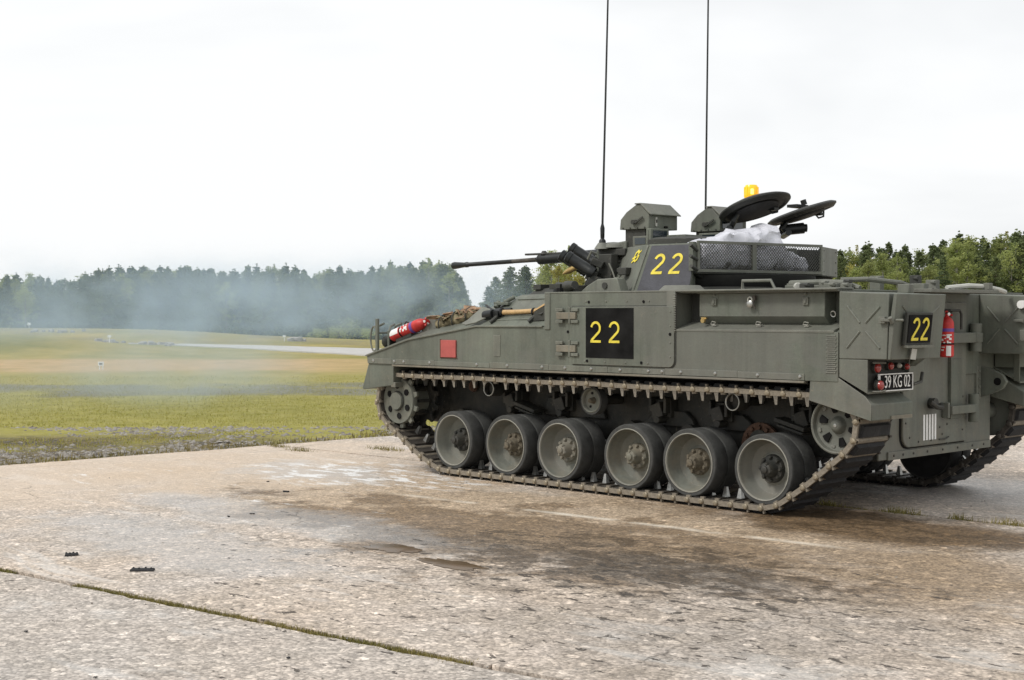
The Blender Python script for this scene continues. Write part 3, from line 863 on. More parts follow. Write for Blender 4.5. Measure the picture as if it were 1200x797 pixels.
# nose below the glacis
nz_ = MB()
nz_.prism([(4.965, 1.16), (4.965, 1.09), (4.87, 0.95), (4.4, 0.95), (4.4, 1.09)], 'y', -0.95, 0.95)
nz_.build('nose_plate', M['paint'], veh, bevel=0.006)

# side skins with their own lip (near and far)
for sg in (1, -1):
    o = SIDE * sg
    pl = MB()
    pl.prism([(4.965, 1.085), (4.975, 1.165), (4.30, 1.335), (3.29, 1.475), (2.34, 1.482), (2.34, 1.785), (0.86, 1.785), (0.86, 1.462),
              (-0.736, 1.462), (-0.736, 1.085)], 'y', o, o + sg * 0.014)
    pl.build('side_plate', M['paint'], veh, bevel=0.003)
    # raised lip along the sloped shoulder
    lp = MB()
    pth = [(4.985, 1.170), (4.30, 1.345), (3.29, 1.487), (2.40, 1.490)]
    for (x0, z0), (x1, z1) in zip(pth[:-1], pth[1:]):
        d = Vector((x1 - x0, 0, z1 - z0)); L_ = d.length
        rot = Matrix.Rotation(-math.atan2(d.z, d.x), 3, 'Y')
        lp.boxc(((x0 + x1) / 2, o + sg * 0.012, (z0 + z1) / 2 - 0.004), (L_ + 0.004, 0.034, 0.016), rot)
    lp.build('shoulder_lip', M['paint2'], veh, bevel=0.003)
    # muddy edge strip along the bottom, in plates with bolts
    st = MB(); xs = [4.95, 4.56, 3.9, 3.1, 2.32, 1.6, 0.95, 0.2, -0.44]
    for i, (x0, x1) in enumerate(zip(xs[:-1], xs[1:])):
        st.box(x1 + 0.002, x0 - 0.002, min(o + sg * 0.0145, o + sg * 0.021), max(o + sg * 0.0145, o + sg * 0.021), 1.088, 1.142 - 0.004 * (i % 3))
    st.build('edge_strip', M['paint2'], veh, bevel=0.002)
    st = MB(); st.box(-0.44, 4.55, min(o - sg * 0.03, o + sg * 0.03), max(o - sg * 0.03, o + sg * 0.03), 1.066, 1.083)
    st.build('edge_flange', M['edge'], veh, bevel=0.002)
    for x in ([4.86, 4.52, 4.37, 3.97, 3.28, 2.86, 2.40, 2.11, 1.79, 1.45, 1.13, 0.98, 0.78, 0.42, 0.0, -0.40] if sg > 0 else [4.4, 3.2, 2.0, 0.8, -0.3]):
        b_ = MB(); b_.lathe([(0, 0.012), (0.010, 0.011), (0.016, 0.005), (0.017, 0)], (0, 0, 0), (0, sg, 0), 8)
        b_.build('bolt', M['bright'], veh, loc=(x, o + sg * 0.021, 1.115))
    # corner weld post at the step
    wp = MB(); wp.box(2.30, 2.37, min(o, o + sg * 0.024), max(o, o + sg * 0.024), 1.455, 1.80)
    wp.build('corner_post', M['paint2'], veh, bevel=0.008)
    rp = MB(); rp.box(0.84, 0.93, min(o, o + sg * 0.024), max(o, o + sg * 0.024), 1.44, 1.80)
    for k in range(17): rp.boxc((0.845, o + sg * 0.024, 1.46 + k * 0.019), (0.03, 0.008, 0.009))
    rp.build('corner_post', M['paint2'], veh, bevel=0.006)
    # rear weld ladder
    wl = MB()
    for k in range(19): wl.boxc((-0.675 - 0.01 * (k % 2), o + sg * 0.0165, 1.155 + k * 0.0155), (0.085, 0.007, 0.009))
    wl.build('weld_bead', M['paint2'], veh)
    # ledge lip below box
    ll = MB(); ll.box(-0.70, 0.84, min(o - sg * 0.02, o + sg * 0.018), max(o - sg * 0.02, o + sg * 0.018), 1.456, 1.474)
    ll.prism([(sg * 1.285, 1.540), (sg * (SIDE + 0.01), 1.474), (sg * (SIDE + 0.01), 1.462), (sg * 1.285, 1.50)], 'x', -0.69, 0.84)
    ll.build('ledge', M['paint2'], veh, bevel=0.002)

# roof plate and its pale rim
rf = MB(); rf.box(-0.72, 2.36, -1.50, 1.50, 1.773, 1.790)
rf.build('roof', M['paint'], veh, bevel=0.004)
rl = MB(); rl.box(-0.72, 2.34, 1.495, 1.533, 1.785, 1.799)
rl.box(-0.73, 0.72, 1.30, 1.494, 1.7905, 1.802)
rl.build('roof_rim', M['paint2'], veh, bevel=0.004)

# side door with hinges, bolts and the black number panel
Y0 = SIDE + 0.0145
dr = MB()
def rounded_rect(x0, x1, z0, z1, r=(0, 0, 0, 0)):
    """corners: (x0,z0),(x1,z0),(x1,z1),(x0,z1)"""
    out_ = []
    for (cx, cz, a0), rr in zip(((x0, z0, 180), (x1, z0, 270), (x1, z1, 0), (x0, z1, 90)), r):
        if rr == 0: out_.append((cx, cz)); continue
        ccx = cx + rr if cx == x0 else cx - rr
        ccz = cz + rr if cz == z0 else cz - rr
        for k in range(5):
            a = R(a0 + 90 * k / 4); out_.append((ccx + rr * math.cos(a), ccz + rr * math.sin(a)))
    return out_
dr.prism(rounded_rect(0.845, 2.015, 1.152, 1.665, (0.055, 0.0, 0.0, 0.02)), 'y', Y0 - 0.003, Y0 + 0.016)
door = dr.build('side_door', M['paint'], veh, bevel=0.003)
sm = MB(); sm.prism(rounded_rect(0.832, 2.026, 1.146, 1.672, (0.06, 0, 0, 0.02)), 'y', Y0 - 0.003, Y0 + 0.004)
sm.build('door_gasket', M['dark'], veh)
np_ = MB(); np_.box(1.288, 1.845, Y0 + 0.0165, Y0 + 0.019, 1.213, 1.652)
panel = np_.build('number_panel', M['black'], veh)
def num22(origin, ux, uz, nrm, w, h, gap, st, name='numeral', parent=None, lean=0.0):
    for i in range(2):
        g = MB(); put_glyphs(g, origin, ux, uz, nrm, [(i * (w + gap), glyph2(w, h, st, lean))])
        g.build(name, M['yellow'], parent or veh, smooth=False)
num22((1.785, Y0 + 0.0195, 1.348), (-1, 0, 0), (0, 0, 1), (0, 1, 0), 0.122, 0.188, 0.095, 0.021, parent=panel)
for x, z in [(1.86, 1.71), (1.62, 1.71), (1.38, 1.71), (1.13, 1.71), (0.885, 1.62), (0.885, 1.50), (0.885, 1.36), (0.885, 1.24), (1.38, 1.18), (1.13, 1.18), (1.62, 1.18), (1.86, 1.18), (2.075, 1.66), (2.075, 1.52), (2.075, 1.35), (2.075, 1.22)]:
    b_ = MB(); b_.lathe([(0, 0.007), (0.006, 0.006), (0.009, 0.0)], (0, 0, 0), (0, 1, 0), 8)
    b_.build('screw', M['paint2'], veh, loc=(x, Y0 + (0.016 if 0.85 < x < 2.01 and z < 1.66 else 0.0), z))
for x, z in [(1.825, 1.705), (1.19, 1.705), (1.83, 1.185), (1.20, 1.183), (2.08, 1.44), (0.885, 1.43)]:
    b_ = MB(); b_.lathe([(0, 0.004), (0.013, 0.004), (0.014, 0.0)], (0, 0, 0), (0, 1, 0), 10)
    b_.build('screw', M['black'], veh, loc=(x, Y0 + (0.017 if z < 1.7 and x < 2 else 0.0), z))
for z in (1.585, 1.29):
    h = MB()
    h.box(1.955, 2.19, Y0 + 0.016, Y0 + 0.040, z - 0.030, z + 0.030, 1)
    for xx in (1.93, 2.12):
        for dz in (0.052, -0.052):
            h.box(xx, xx + 0.085, Y0 + 0.012 if xx > 2 else Y0 + 0.016, Y0 + 0.034, z + dz - 0.014, z + dz + 0.014)
    h.cyl((2.03, Y0 + 0.03, z - 0.075), (2.03, Y0 + 0.03, z + 0.075), 0.012, n=10)
    hg = h.build('door_hinge', [M['paint2'], M['edge']], door, bevel=0.003)

# red reflector on the nose and a lifting staple
rr_ = MB(); rr_.box(3.575, 3.795, SIDE + 0.0145, SIDE + 0.03, 1.175, 1.345)
rr_.build('reflector', M['redfade'], veh, bevel=0.003)
rg = MB(); rg.box(3.565, 3.805, SIDE + 0.0145, SIDE + 0.022, 1.165, 1.172); rg.box(3.80, 3.81, SIDE + 0.0145, SIDE + 0.026, 1.165, 1.352)
rg.build('reflector_frame', M['rust'], veh)
ms = MB(); ms.box(2.96, 3.05, SIDE + 0.0145, SIDE + 0.019, 1.20, 1.40)
ms.build('side_patch', M['paint2'], veh, bevel=0.002)

# stowage boxes in the side recess
for sg in (1, -1):
    sb = MB()
    y0, y1 = 1.282 * sg, 1.44 * sg
    sec = [(y0, 1.515), (1.36 * sg, 1.515), (y1 - 0.010 * sg, 1.570), (y1, 1.582), (y1, 1.768), (y0, 1.768)]
    sb.prism(sec, 'x', -0.56, 0.66)
    bx_ = sb.build('stowage_box', M['paint'], veh, bevel=0.006)
    if sg > 0:
        ld = MB(); ld.box(-0.575, 0.675, 1.30, 1.455, 1.768, 1.782)
        ld.build('box_lid', M['paint2'], bx_, bevel=0.004)
        for x in (0.50, -0.39):
            q = MB(); q.boxc((x, 1.447, 1.70), (0.05, 0.016, 0.06)); q.cyl((x, 1.45, 1.75), (x, 1.45, 1.762), 0.012, n=8)
            q.boxc((x, 1.459, 1.70), (0.022, 0.01, 0.034))
            q.build('latch', M['paint2'], bx_, bevel=0.003)
        for x in (0.50, 0.05, -0.40):
            q = MB(); q.tube([(x - 0.025, 1.458, 1.532), (x + 0.01, 1.462, 1.538), (x + 0.025, 1.460, 1.518), (x - 0.01, 1.456, 1.510)], 0.005, 6, closed=True)
            q.boxc((x, 1.44, 1.510), (0.04, 0.03, 0.02))
            q.build('tie_down', M['lip'], bx_)
        q = MB(); q.cyl((0.60, 1.455, 1.545), (0.60, 1.475, 1.545), 0.02, n=10); q.boxc((0.60, 1.45, 1.565), (0.05, 0.02, 0.015))
        q.build('latch', M['brass'], bx_)
        q = MB(); q.tube([(-0.61 + 0.022 * math.cos(R(a)), 1.40 + 0.004 * math.sin(R(a)), 1.60 + 0.022 * math.sin(R(a))) for a in range(0, 360, 30)], 0.005, 6, closed=True)
        q.build('eyelet', M['bright'], bx_)
        g = MB(); g.prism([(0.84, 1.50), (0.84, 1.775), (0.67, 1.775), (0.67, 1.58), (0.80, 1.49)], 'y', 1.30, 1.31)
        g.build('gusset', M['dark'], bx_)

# ---- rear stowage bins with pressed X panels, light recesses, mudguards
def rear_bin(near):
    sg = 1 if near else -1
    yo = SIDE + 0.006; yi = 0.81 if near else 0.66
    lo, hi = sorted((sg * yo, sg * yi))
    m_ = MB()
    # upper part: rear face leans out towards the top
    m_.prism([(-0.74, 1.26), (-0.74, 1.772), (-1.165, 1.752), (-1.150, 1.262)], 'y', lo, hi)
    bn = m_.build('rear_bin', M['paint'], veh, bevel=0.007)
    # side panel seam: rear lid
    l2 = MB()
    l2.prism([(-1.156, 1.262), (-1.166, 1.50), (-1.205, 1.752), (-1.232, 1.750), (-1.182, 1.262)], 'y', lo - 0.002, hi + 0.002)
    l2.build('bin_lid', M['paint'], bn, bevel=0.006)
    # pressed X ribs on the outward face (near bin) or inner face (far bin)
    fy = yo + 0.001 if near else -yi + 0.001
    x_ = MB()
    for a0, a1 in (((-0.81, 1.66), (-0.92, 1.535)), ((-1.09, 1.655), (-0.97, 1.535)), ((-0.81, 1.345), (-0.92, 1.47)), ((-1.09, 1.345), (-0.97, 1.47))):
        x_.tube([(a0[0], fy, a0[1]), (a1[0], fy, a1[1])], [0.009, 0.009], 6)
    x_.build('pressed_rib', M['paint'], bn)
    # X on the rear lid
    x2 = MB()
    ym, hw = (lo + hi) / 2, (hi - lo) / 2 - 0.09
    for sy in (1, -1):
        for sz in (1, -1):
            x2.tube([(-1.203 - 0.02 * sz, ym + sy * hw, 1.50 + sz * 0.16), (-1.204, ym + sy * 0.06, 1.50 + sz * 0.035)], 0.009, 6)
    x2.build('pressed_rib', M['paint'], bn)
    # lower part open to the rear: lamp recess
    lw = MB()
    t_ = 0.012
    yo2 = yo - 0.001
    yl = 0.92
    for a in (yo2, ):
        p0, p1 = sorted((sg * a, sg * (a - t_)))
        lw.prism([(-0.742, 1.258), (-0.742, 1.125), (-0.985, 1.005), (-0.985, 1.258)], 'y', p0, p1)
    p0, p1 = sorted((sg * (yo2 - t_ - 0.001), sg * yl))
    lw.prism([(-0.745, 1.135), (-0.745, 1.120), (-0.983, 1.000), (-0.983, 1.016)], 'y', p0, p1)   # sloping floor
    lw.box(-0.93, -0.75, p0, p1, 1.136, 1.256)      # rear wall of the recess
    lw.box(-0.983, -0.93, sorted((sg * yl, sg * (yl - .012)))[0], sorted((sg * yl, sg * (yl - .012)))[1], 1.02, 1.256)
    lw.build('lamp_recess', M['paint'], bn, bevel=0.003)
    return bn
bin_n = rear_bin(True)
bin_f = rear_bin(False)
# inner cover of the near bin down to the hull plate
ic = MB(); ic.prism([(-0.705, 1.19), (-0.705, 1.765), (-1.00, 1.750), (-1.00, 1.26), (-0.9, 1.19)], 'y', 0.67, 0.808)
ic.build('bin_end_cover', M['paint'], veh, bevel=0.01)
# latch between bin panels
lt = MB(); lt.boxc((-1.165, SIDE + 0.03, 1.555), (0.10, 0.022, 0.022)); lt.cyl((-1.20, SIDE + 0.02, 1.535), (-1.20, SIDE + 0.05, 1.575), 0.016, n=10)
lt.boxc((-1.12, SIDE + 0.02, 1.555), (0.05, 0.03, 0.05)); lt.cyl((-1.22, SIDE + 0.0, 1.555), (-1.28, SIDE + 0.0, 1.555), 0.010, n=8)
lt.build('latch', M['paint2'], veh, bevel=0.003)
lt = MB(); lt.boxc((-1.13, -0.63, 1.545), (0.12, 0.03, 0.022)); lt.cyl((-1.16, -0.62, 1.53), (-1.19, -0.60, 1.57), 0.016, n=10)
lt.build('latch', M['paint2'], veh, bevel=0.003)
lt = MB(); lt.cyl((-1.13, -0.658, 1.68), (-1.13, -0.62, 1.68), 0.035, n=12); lt.build('pale_cap', M['white'], veh)
lt = MB(); lt.boxc((-1.17, -0.62, 1.42), (0.06, 0.07, 0.09)); lt.build('bin_catch', M['paint2'], veh, bevel=0.003)

# rear plate number 22
pl = MB()
ori = Vector((-1.226, 1.395, 1.388))
tiltv = Vector((-0.050, 0, 0.48)).normalized()
uy = Vector((0, -1, 0)); nn = uy.cross(tiltv).normalized()
if nn.x > 0: nn = -nn
def pt(a, b, c): return ori + uy * a + tiltv * b + nn * c
pl.hull8([pt(-.025, -.02, -.012), pt(.345, -.02, -.012), pt(.345, .225, -.012), pt(-.025, .225, -.012)], [pt(-.025, -.02, .012), pt(.345, -.02, .012), pt(.345, .225, .012), pt(-.025, .225, .012)])
p22 = pl.build('number_plate_frame', M['dark'], veh, bevel=0.004)
pl = MB(); pl.hull8([pt(0, 0, .012), pt(.327, 0, .012), pt(.327, .207, .012), pt(0, .207, .012)], [pt(0, 0, .018), pt(.327, 0, .018), pt(.327, .207, .018), pt(0, .207, .018)])
pl.build('number_panel', M['black'], p22)
pl = MB(); pl.hull8([pt(-.02, -.035, .0), pt(.36, -.035, .0), pt(.36, -.018, .0), pt(-.02, -.018, .0)], [pt(-.02, -.035, .035), pt(.36, -.035, .035), pt(.36, -.018, .035), pt(-.02, -.018, .035)])
pl.build('plate_ledge', M['paint2'], p22)
for i in range(2):
    g = MB(); put_glyphs(g, pt(0.045 + i * 0.134, 0.016, .0185), uy, tiltv, nn, [(0, glyph2(0.098, 0.172, 0.021, 0.06))])
    g.build('numeral', M['yellow'], p22, smooth=False)
# small silver sticker under the plate
pl = MB(); pl.hull8([pt(.09, -.125, 0.001), pt(.165, -.13, 0.001), pt(.17, -.05, 0.001), pt(.10, -.045, 0.001)], [pt(.09, -.125, .006), pt(.165, -.13, .006), pt(.17, -.05, .006), pt(.10, -.045, .006)])
pl.build('sticker', M['cable'], veh)

# lamps and registration plate in the near recess
rc = MB(); rc.box(-0.955, -0.935, 0.93, 1.50, 1.02, 1.25); 
rc.build('recess_back', M['dark'], veh)
def lamp(x, y, z, r, m_='redlens'):
    l = MB(); l.lathe([(r * 1.12, 0), (r * 1.12, 0.03), (r, 0.032)], (x, y, z), (-1, 0, 0), 16)
    bodyl = l.build('tail_lamp', M['dark'], veh)
    l = MB(); l.lathe([(r, 0.030), (r * .92, 0.045), (r * .5, 0.056), (0, 0.058)], (x, y, z), (-1, 0, 0), 16)
    l.build('lens', M[m_], bodyl)
lamp(-0.955, 1.385, 1.195, 0.037); lamp(-0.99, 1.40, 1.065, 0.037); lamp(-0.955, 1.20, 1.205, 0.030); lamp(-0.955, 1.08, 1.205, 0.020, 'cable'); lamp(-0.955, 0.965, 1.195, 0.025)
ls = MB(); ls.tube([(-1.0, 1.47, 1.235), (-1.05, 1.44, 1.235), (-1.07, 1.40, 1.235)], 0.006); ls.tube([(-1.0, 1.47, 1.02), (-1.05, 1.44, 1.02), (-1.07, 1.40, 1.03)], 0.006)
ls.build('lamp_guard', M['paint2'], veh)
rp = MB(); rp.box(-1.008, -0.998, 0.915, 1.39, 1.02, 1.145)
reg = rp.build('registration_plate', M['black'], veh)
rb = MB()
for a in ((0.912, 1.393, 1.141, 1.149), (0.912, 1.393, 1.016, 1.024), (0.912, 0.920, 1.0245, 1.1405), (1.385, 1.393, 1.0245, 1.1405)):
    rb.box(-1.014, -0.9975, a[0], a[1], a[2], a[3])
rb.build('plate_border', M['white'], reg)
tm = text_mesh('39 KG 02', 0.135, 0.70)
tm.materials.append(M['white'])
for v_ in tm.vertices: v_.co.y *= 1.0
to = bpy.data.objects.new('registration_text', tm); scn.collection.objects.link(to)
to.parent = reg; to.location = (-1.0105, 1.135, 1.083)
to.rotation_euler = Matrix(((0, 0, -1), (-1, 0, 0), (0, 1, 0))).to_euler()

# mudguards over the ends of the tracks
for sg in (1, -1):
    a, b_ = sorted((sg * 0.925, sg * (SIDE + 0.002)))
    mg = MB()
    mg.prism([(-0.49, 1.083), (-0.47, 0.93), (-1.02, 0.80), (-1.02, 0.925), (-0.90, 0.998), (-0.76, 1.083)], 'y', a, b_)
    g = mg.build('rear_mudguard', M['paint'], veh, bevel=0.008)
    # plate that closes the wedge between mudguard and bin
    e = MB(); yy = sorted((sg * (SIDE + 0.003), sg * (SIDE + 0.009)))
    e.prism([(-0.49, 1.142), (-0.475, 0.935), (-1.02, 0.802), (-1.02, 0.928), (-0.97, 0.985), (-0.74, 1.115)], 'y', yy[0], yy[1])
    e.build('mudguard_skin', M['paint2'], g, bevel=0.003)
    if sg > 0:
        for y_ in (1.40, 1.05):
            q = MB(); q.tube([(-0.93 - 0.0 * k, y_ + 0.03 * math.cos(R(k)), 1.01 + 0.018 * math.sin(R(k))) for k in range(-40, 221, 26)], 0.004, 6)
            q.build('lifting_ring', M['paint2'], g)
        q = MB(); q.box(-1.03, -1.0205, 0.95, 1.25, 0.803, 0.83)
        q.build('mud_patch', M['edge'], g)
    fg = MB()
    fg.prism([(4.95, 1.12), (4.56, 1.12), (4.56, 0.87), (5.06, 0.81), (5.065, 0.83)], 'y', a + (0.0 if sg > 0 else 0), b_)
    fg.build('front_mudguard', M['paint'], veh, bevel=0.006)
    ln = MB(); ln.box(4.53, 4.60, sorted((sg * 1.40, sg * SIDE))[0], sorted((sg * 1.40, sg * SIDE))[1], 0.85, 0.90)
    ln.build('mudguard_bracket', M['paint2'], veh, bevel=0.004)

# ---- rear plate: door, hinges, tow eye, stripes
rpz = MB(); rpz.box(-0.718, -0.7005, -0.90, 0.92, 0.44, 1.765)
rpz.build('rear_plate', M['paint2'], veh, bevel=0.004)
skirt = MB(); skirt.box(-0.735, -0.7185, -0.88, 0.80, 0.435, 0.50)
skirt.build('bolt_strip', M['paint2'], veh, bevel=0.003)
for y_ in (0.72, 0.58, 0.42, 0.2, -0.05, -0.3, -0.55, -0.75):
    q = MB(); q.lathe([(0, .008), (.008, .007), (.011, 0)], (0, 0, 0), (-1, 0, 0), 8)
    q.build('bolt', M['dark'], veh, loc=(-0.735, y_, 0.47))
dd = MB()
dpoly = [(y_, z) for y_, z in rounded_rect(-0.42, 0.60, 0.52, 1.70, (0.0, 0.10, 0.05, 0.0))]
dd.prism(dpoly, 'x', -0.745, -0.7185)
rdoor = dd.build('rear_door', M['paint2'], veh, bevel=0.008)
ds = MB(); ds.prism([(y_, z) for y_, z in rounded_rect(-0.435, 0.617, 0.508, 1.72, (0.0, 0.11, 0.06, 0.0))], 'x', -0.7225, -0.7186)
ds.build('door_seal', M['black'], veh)
for y_, z in [(0.56, 0.72), (0.50, 0.60), (0.36, 0.56), (0.16, 0.56), (-0.02, 0.6), (-0.1, 0.68), (-0.1, 0.52), (0.02, .66), (-0.36, .62), (-.36, .9)]:
    q = MB(); q.lathe([(0, .007), (.007, .006), (.010, 0)], (0, 0, 0), (-1, 0, 0), 8)
    q.build('bolt', M['dark'], rdoor, loc=(-0.745, y_, z))
# vertical rib and hinge arm on the door
vr = MB(); vr.box(-0.775, -0.7455, -0.13, -0.115, 0.72, 1.62); vr.box(-0.757, -0.7455, -0.34, -0.13, 0.72, 1.22)
vr.build('door_rib', M['paint'], rdoor, bevel=0.004)
ha = MB(); ha.boxc((-0.80, -0.24, 1.40), (0.05, 0.40, 0.085)); ha.cyl((-0.79, -0.50, 1.28), (-0.79, -0.50, 1.52), 0.05, n=14); ha.cyl((-0.79, -0.50, 1.36), (-0.79, -0.50, 1.44), 0.06, n=14)
ha.build('door_hinge', M['paint'], rdoor, bevel=0.005)
ha = MB(); ha.boxc((-0.80, -0.25, 0.80), (0.06, 0.42, 0.07)); ha.boxc((-0.78, -0.02, 0.80), (0.06, 0.03, 0.13)); ha.cyl((-0.79, -0.47, 0.68), (-0.79, -0.47, 0.92), 0.045, n=14)
ha.build('door_hinge', M['paint'], rdoor, bevel=0.005)
gh = MB(); gh.tube([(-0.75, -0.02, 1.63), (-0.80, -0.04, 1.63), (-0.80, -0.20, 1.63), (-0.80, -0.23, 1.60), (-0.80, -0.23, 1.47)], 0.011)
gh.build('grab_rail', M['dark'], rdoor)
te = MB()
te.prism([(-0.72, 0.88), (-0.72, 1.14), (-0.80, 1.14), (-0.93, 1.08), (-0.965, 1.02), (-0.93, 0.96), (-0.80, 0.90)], 'y', -0.745, -0.705)
tow = te.build('tow_eye', M['paint'], veh, bevel=0.006)
te = MB(); te.cyl((-0.885, -0.7035, 1.02), (-0.885, -0.7000, 1.02), 0.033, n=16); te.build('pin_hole', M['black'], tow)
te = MB(); te.box(-0.74, -0.7185, -0.69, -0.62, 0.87, 1.15)
for k in range(4): te.cyl((-0.74, -0.655, 0.91 + 0.065 * k), (-0.752, -0.655, 0.91 + 0.065 * k), 0.014, n=6)
te.build('tow_bracket', M['paint2'], veh, bevel=0.003)
hk = MB(); hk.cyl((-0.745, 0.18, 0.865), (-0.80, 0.18, 0.865), 0.045, n=12); hk.tube([(-0.80, 0.10, 0.85), (-0.83, 0.14, 0.83), (-0.83, 0.22, 0.84), (-0.80, 0.27, 0.88)], 0.022, 8)
hk.build('door_lock', M['lower'], rdoor)
for k in range(5):
    q = MB(); yy = 0.275 - k * 0.045
    q.box(-0.7485, -0.7455, yy - 0.013, yy + 0.013, 0.565, 0.775)
    q.build('white_stripe', M['white'], rdoor)
lk = MB(); lk.tube([(-0.752, 0.04, 0.56), (-0.757, -0.06, 0.56), (-0.757, -0.11, 0.575)], 0.006); lk.build('latch_rod', M['dark'], rdoor)
# little lugs beside the plate
lg = MB(); lg.tube([(-0.95, 0.86, 1.13), (-0.95, 0.80, 1.05), (-0.96, 0.70, 1.07), (-0.95, 0.66, 1.14)], 0.014, 6)
lg.build('cable_hook', M['dark'], veh)

# ---- roof furniture
mh = MB(); mh.lathe([(0.20, 0), (0.20, 0.015), (0.155, 0.055), (0, 0.058)], (0, 0, 0), (0, 0, 1), 20)
mh.build('vent_cover', M['paint2'], veh, loc=(1.02, 1.22, 1.79), bevel=0.004)
hb = MB(); hb.tube([(0.30, 1.33, 1.795), (0.30, 1.33, 1.87), (0.02, 1.33, 1.87), (-0.02, 1.33, 1.80), (-0.09, 1.33, 1.795)], 0.014)
hb.build('roof_handle', M['paint2'], veh)
hh = MB(); hh.box(-0.50, -0.05, 0.92, 1.24, 1.79, 1.83); hh.boxc((-0.12, 1.2, 1.83), (0.12, 0.06, 0.03)); hh.cyl((-0.18, 1.26, 1.82), (-0.22, 1.30, 1.82), 0.03, n=10, mi=1)
hh.build('roof_hatch', [M['paint2'], M['cable']], veh, bevel=0.005)
for i, (x, y_, w_, h_) in enumerate([(-0.30, 1.30, 0.10, 0.05), (-0.42, 1.24, 0.06, 0.07), (-0.52, 1.28, 0.12, 0.05), (-0.60, 1.18, 0.05, 0.08), (-0.66, 1.30, 0.07, 0.045), (-0.5, 0.6, .1, .12), (-0.62, 0.2, .08, .13), (-0.55, -.2, .1, .1)]):
    q = MB(); q.boxc((x, y_, 1.79 + h_ / 2), (w_, 0.06, h_)); q.cyl((x + .03, y_, 1.79 + h_ * .8), (x - .05, y_ + .05, 1.79 + h_ * .8), 0.016, n=8)
    q.build('roof_fitting', M['paint2'] if i % 3 else M['dark'], veh, bevel=0.004)
tb = MB(); tb.tube([(-0.02, 1.12, 1.85), (-0.35, 1.14, 1.855), (-0.55, 1.16, 1.845), (-0.70, 1.17, 1.80)], 0.022)
tb.tube([(-0.45, 1.05, 1.87), (-0.62, 0.95, 1.875), (-0.72, 0.6, 1.85), (-0.75, 0.4, 1.80)], 0.02)
tb.build('roof_pipe', M['paint2'], veh)
rb = MB(); rb.box(-1.0, -0.70, -0.5, 0.62, 1.772, 1.80)
for k in range(12): rb.cyl((-0.97, -0.45 + k * .09, 1.80), (-0.97, -0.45 + k * .09, 1.806), 0.010, n=6, mi=1)
rb.build('rear_roof_plate', [M['paint2'], M['dark']], veh, bevel=0.004)
wp = MB(); wp.tube([(-0.80, 0.02, 1.815), (-0.88, -0.2, 1.835), (-0.92, -0.4, 1.83), (-1.0, -0.52, 1.80), (-1.0, -0.60, 1.785)], 0.021)
wp.build('pale_hose', M['cable'], veh)
for c_, d_ in (((-0.95, -0.40, 1.83), (0.05, 0.07, 0.06)), ((-0.85, 0.75, 1.80), (0.10, 0.08, 0.07)), ((-0.80, 0.45, 1.82), (0.12, 0.08, 0.05))):
    q = MB(); q.boxc(c_, d_); q.build('lid_clamp', M['paint2'], veh, bevel=0.004)

# front deck: driver's hatch, cowls
hc = MB(); hc.hull8([(3.05, 0.2, 1.783), (3.05, 1.08, 1.783), (2.45, 1.08, 1.798), (2.45, 0.2, 1.798)], [(2.98, 0.26, 1.84), (2.98, 1.02, 1.84), (2.5, 1.02, 1.87), (2.5, 0.26, 1.87)])
dh = hc.build('driver_hatch', M['dark'], veh, bevel=0.006)
for k in range(3):
    q = MB(); q.boxc((2.98 - 0.02 * k, 0.4 + k * 0.28, 1.86), (0.10, 0.20, 0.05)); q.boxc((3.032 - 0.02 * k, 0.4 + k * 0.28, 1.862), (0.006, 0.16, 0.032), mi=1)
    q.build('periscope', [M['dark'], M['glass']], dh, bevel=0.004)
q = MB(); q.cyl((2.55, 1.05, 1.86), (2.38, 1.12, 1.87), 0.055, 0.04, 14); q.cyl((2.72, 1.0, 1.87), (2.55, 1.05, 1.86), 0.035, n=12)
q.boxc((2.66, 1.08, 1.86), (0.14, 0.05, 0.05)); q.build('hatch_damper', M['dark'], veh, bevel=0.003)
cw = MB(); cw.prism([(2.36, 1.785), (2.25, 1.86), (2.12, 1.92), (1.88, 1.93), (1.82, 1.785)], 'y', 0.98, 1.10)
cw.build('splash_cowl', M['paint2'], veh, bevel=0.01)
q = MB(); q.cyl((2.02, 1.10, 1.86), (2.02, 1.112, 1.86), 0.03, n=12); q.build('drain_hole', M['dark'], veh)
# engine deck block on the far side of the front
ed = MB(); ed.box(2.40, 3.35, -1.10, -0.05, 1.74, 1.80)
for k in range(9): ed.box(2.46 + k * .095, 2.52 + k * .095, -1.0, -0.12, 1.80, 1.815, mi=1)
ed.build('engine_grille', [M['paint'], M['dark']], veh, bevel=0.004)
# clips and raised panel on the near shoulder slope (between y 1.17 and 1.515)
def shoulder(x, t_, h=0.0):
    """point on the near shoulder slope: t_=0 at the outer edge, 1 at the top"""
    import bisect
    X = [s_[0][0] for s_ in secs]
    for i in range(len(X) - 1):
        if X[i] <= x <= X[i + 1]:
            f = (x - X[i]) / (X[i + 1] - X[i])
            e = Vector(secs[i][4]).lerp(Vector(secs[i + 1][4]), f); c = Vector(secs[i][3]).lerp(Vector(secs[i + 1][3]), f)
            p = e.lerp(c, t_); d = (c - e); nrm = Vector((0, -d.z, d.y)); nrm = -nrm if nrm.z < 0 else nrm
            return p + nrm.normalized() * h
def slope_plate(x0, x1, t0, t1, h0, h1, name, m_, par=veh):
    q = MB(); c = [(x0, t0), (x1, t0), (x1, t1), (x0, t1)]
    q.hull8([shoulder(x, t_, h0) for x, t_ in c], [shoulder(x, t_, h1) for x, t_ in c])
    return q.build(name, m_, par, bevel=0.003)
pn = slope_plate(2.55, 3.04, 0.34, 0.93, -0.002, 0.012, 'shoulder_panel', M['paint2'])
slope_plate(2.56, 3.03, 0.80, 0.86, 0.0125, 0.022, 'panel_rib', M['paint'], pn)
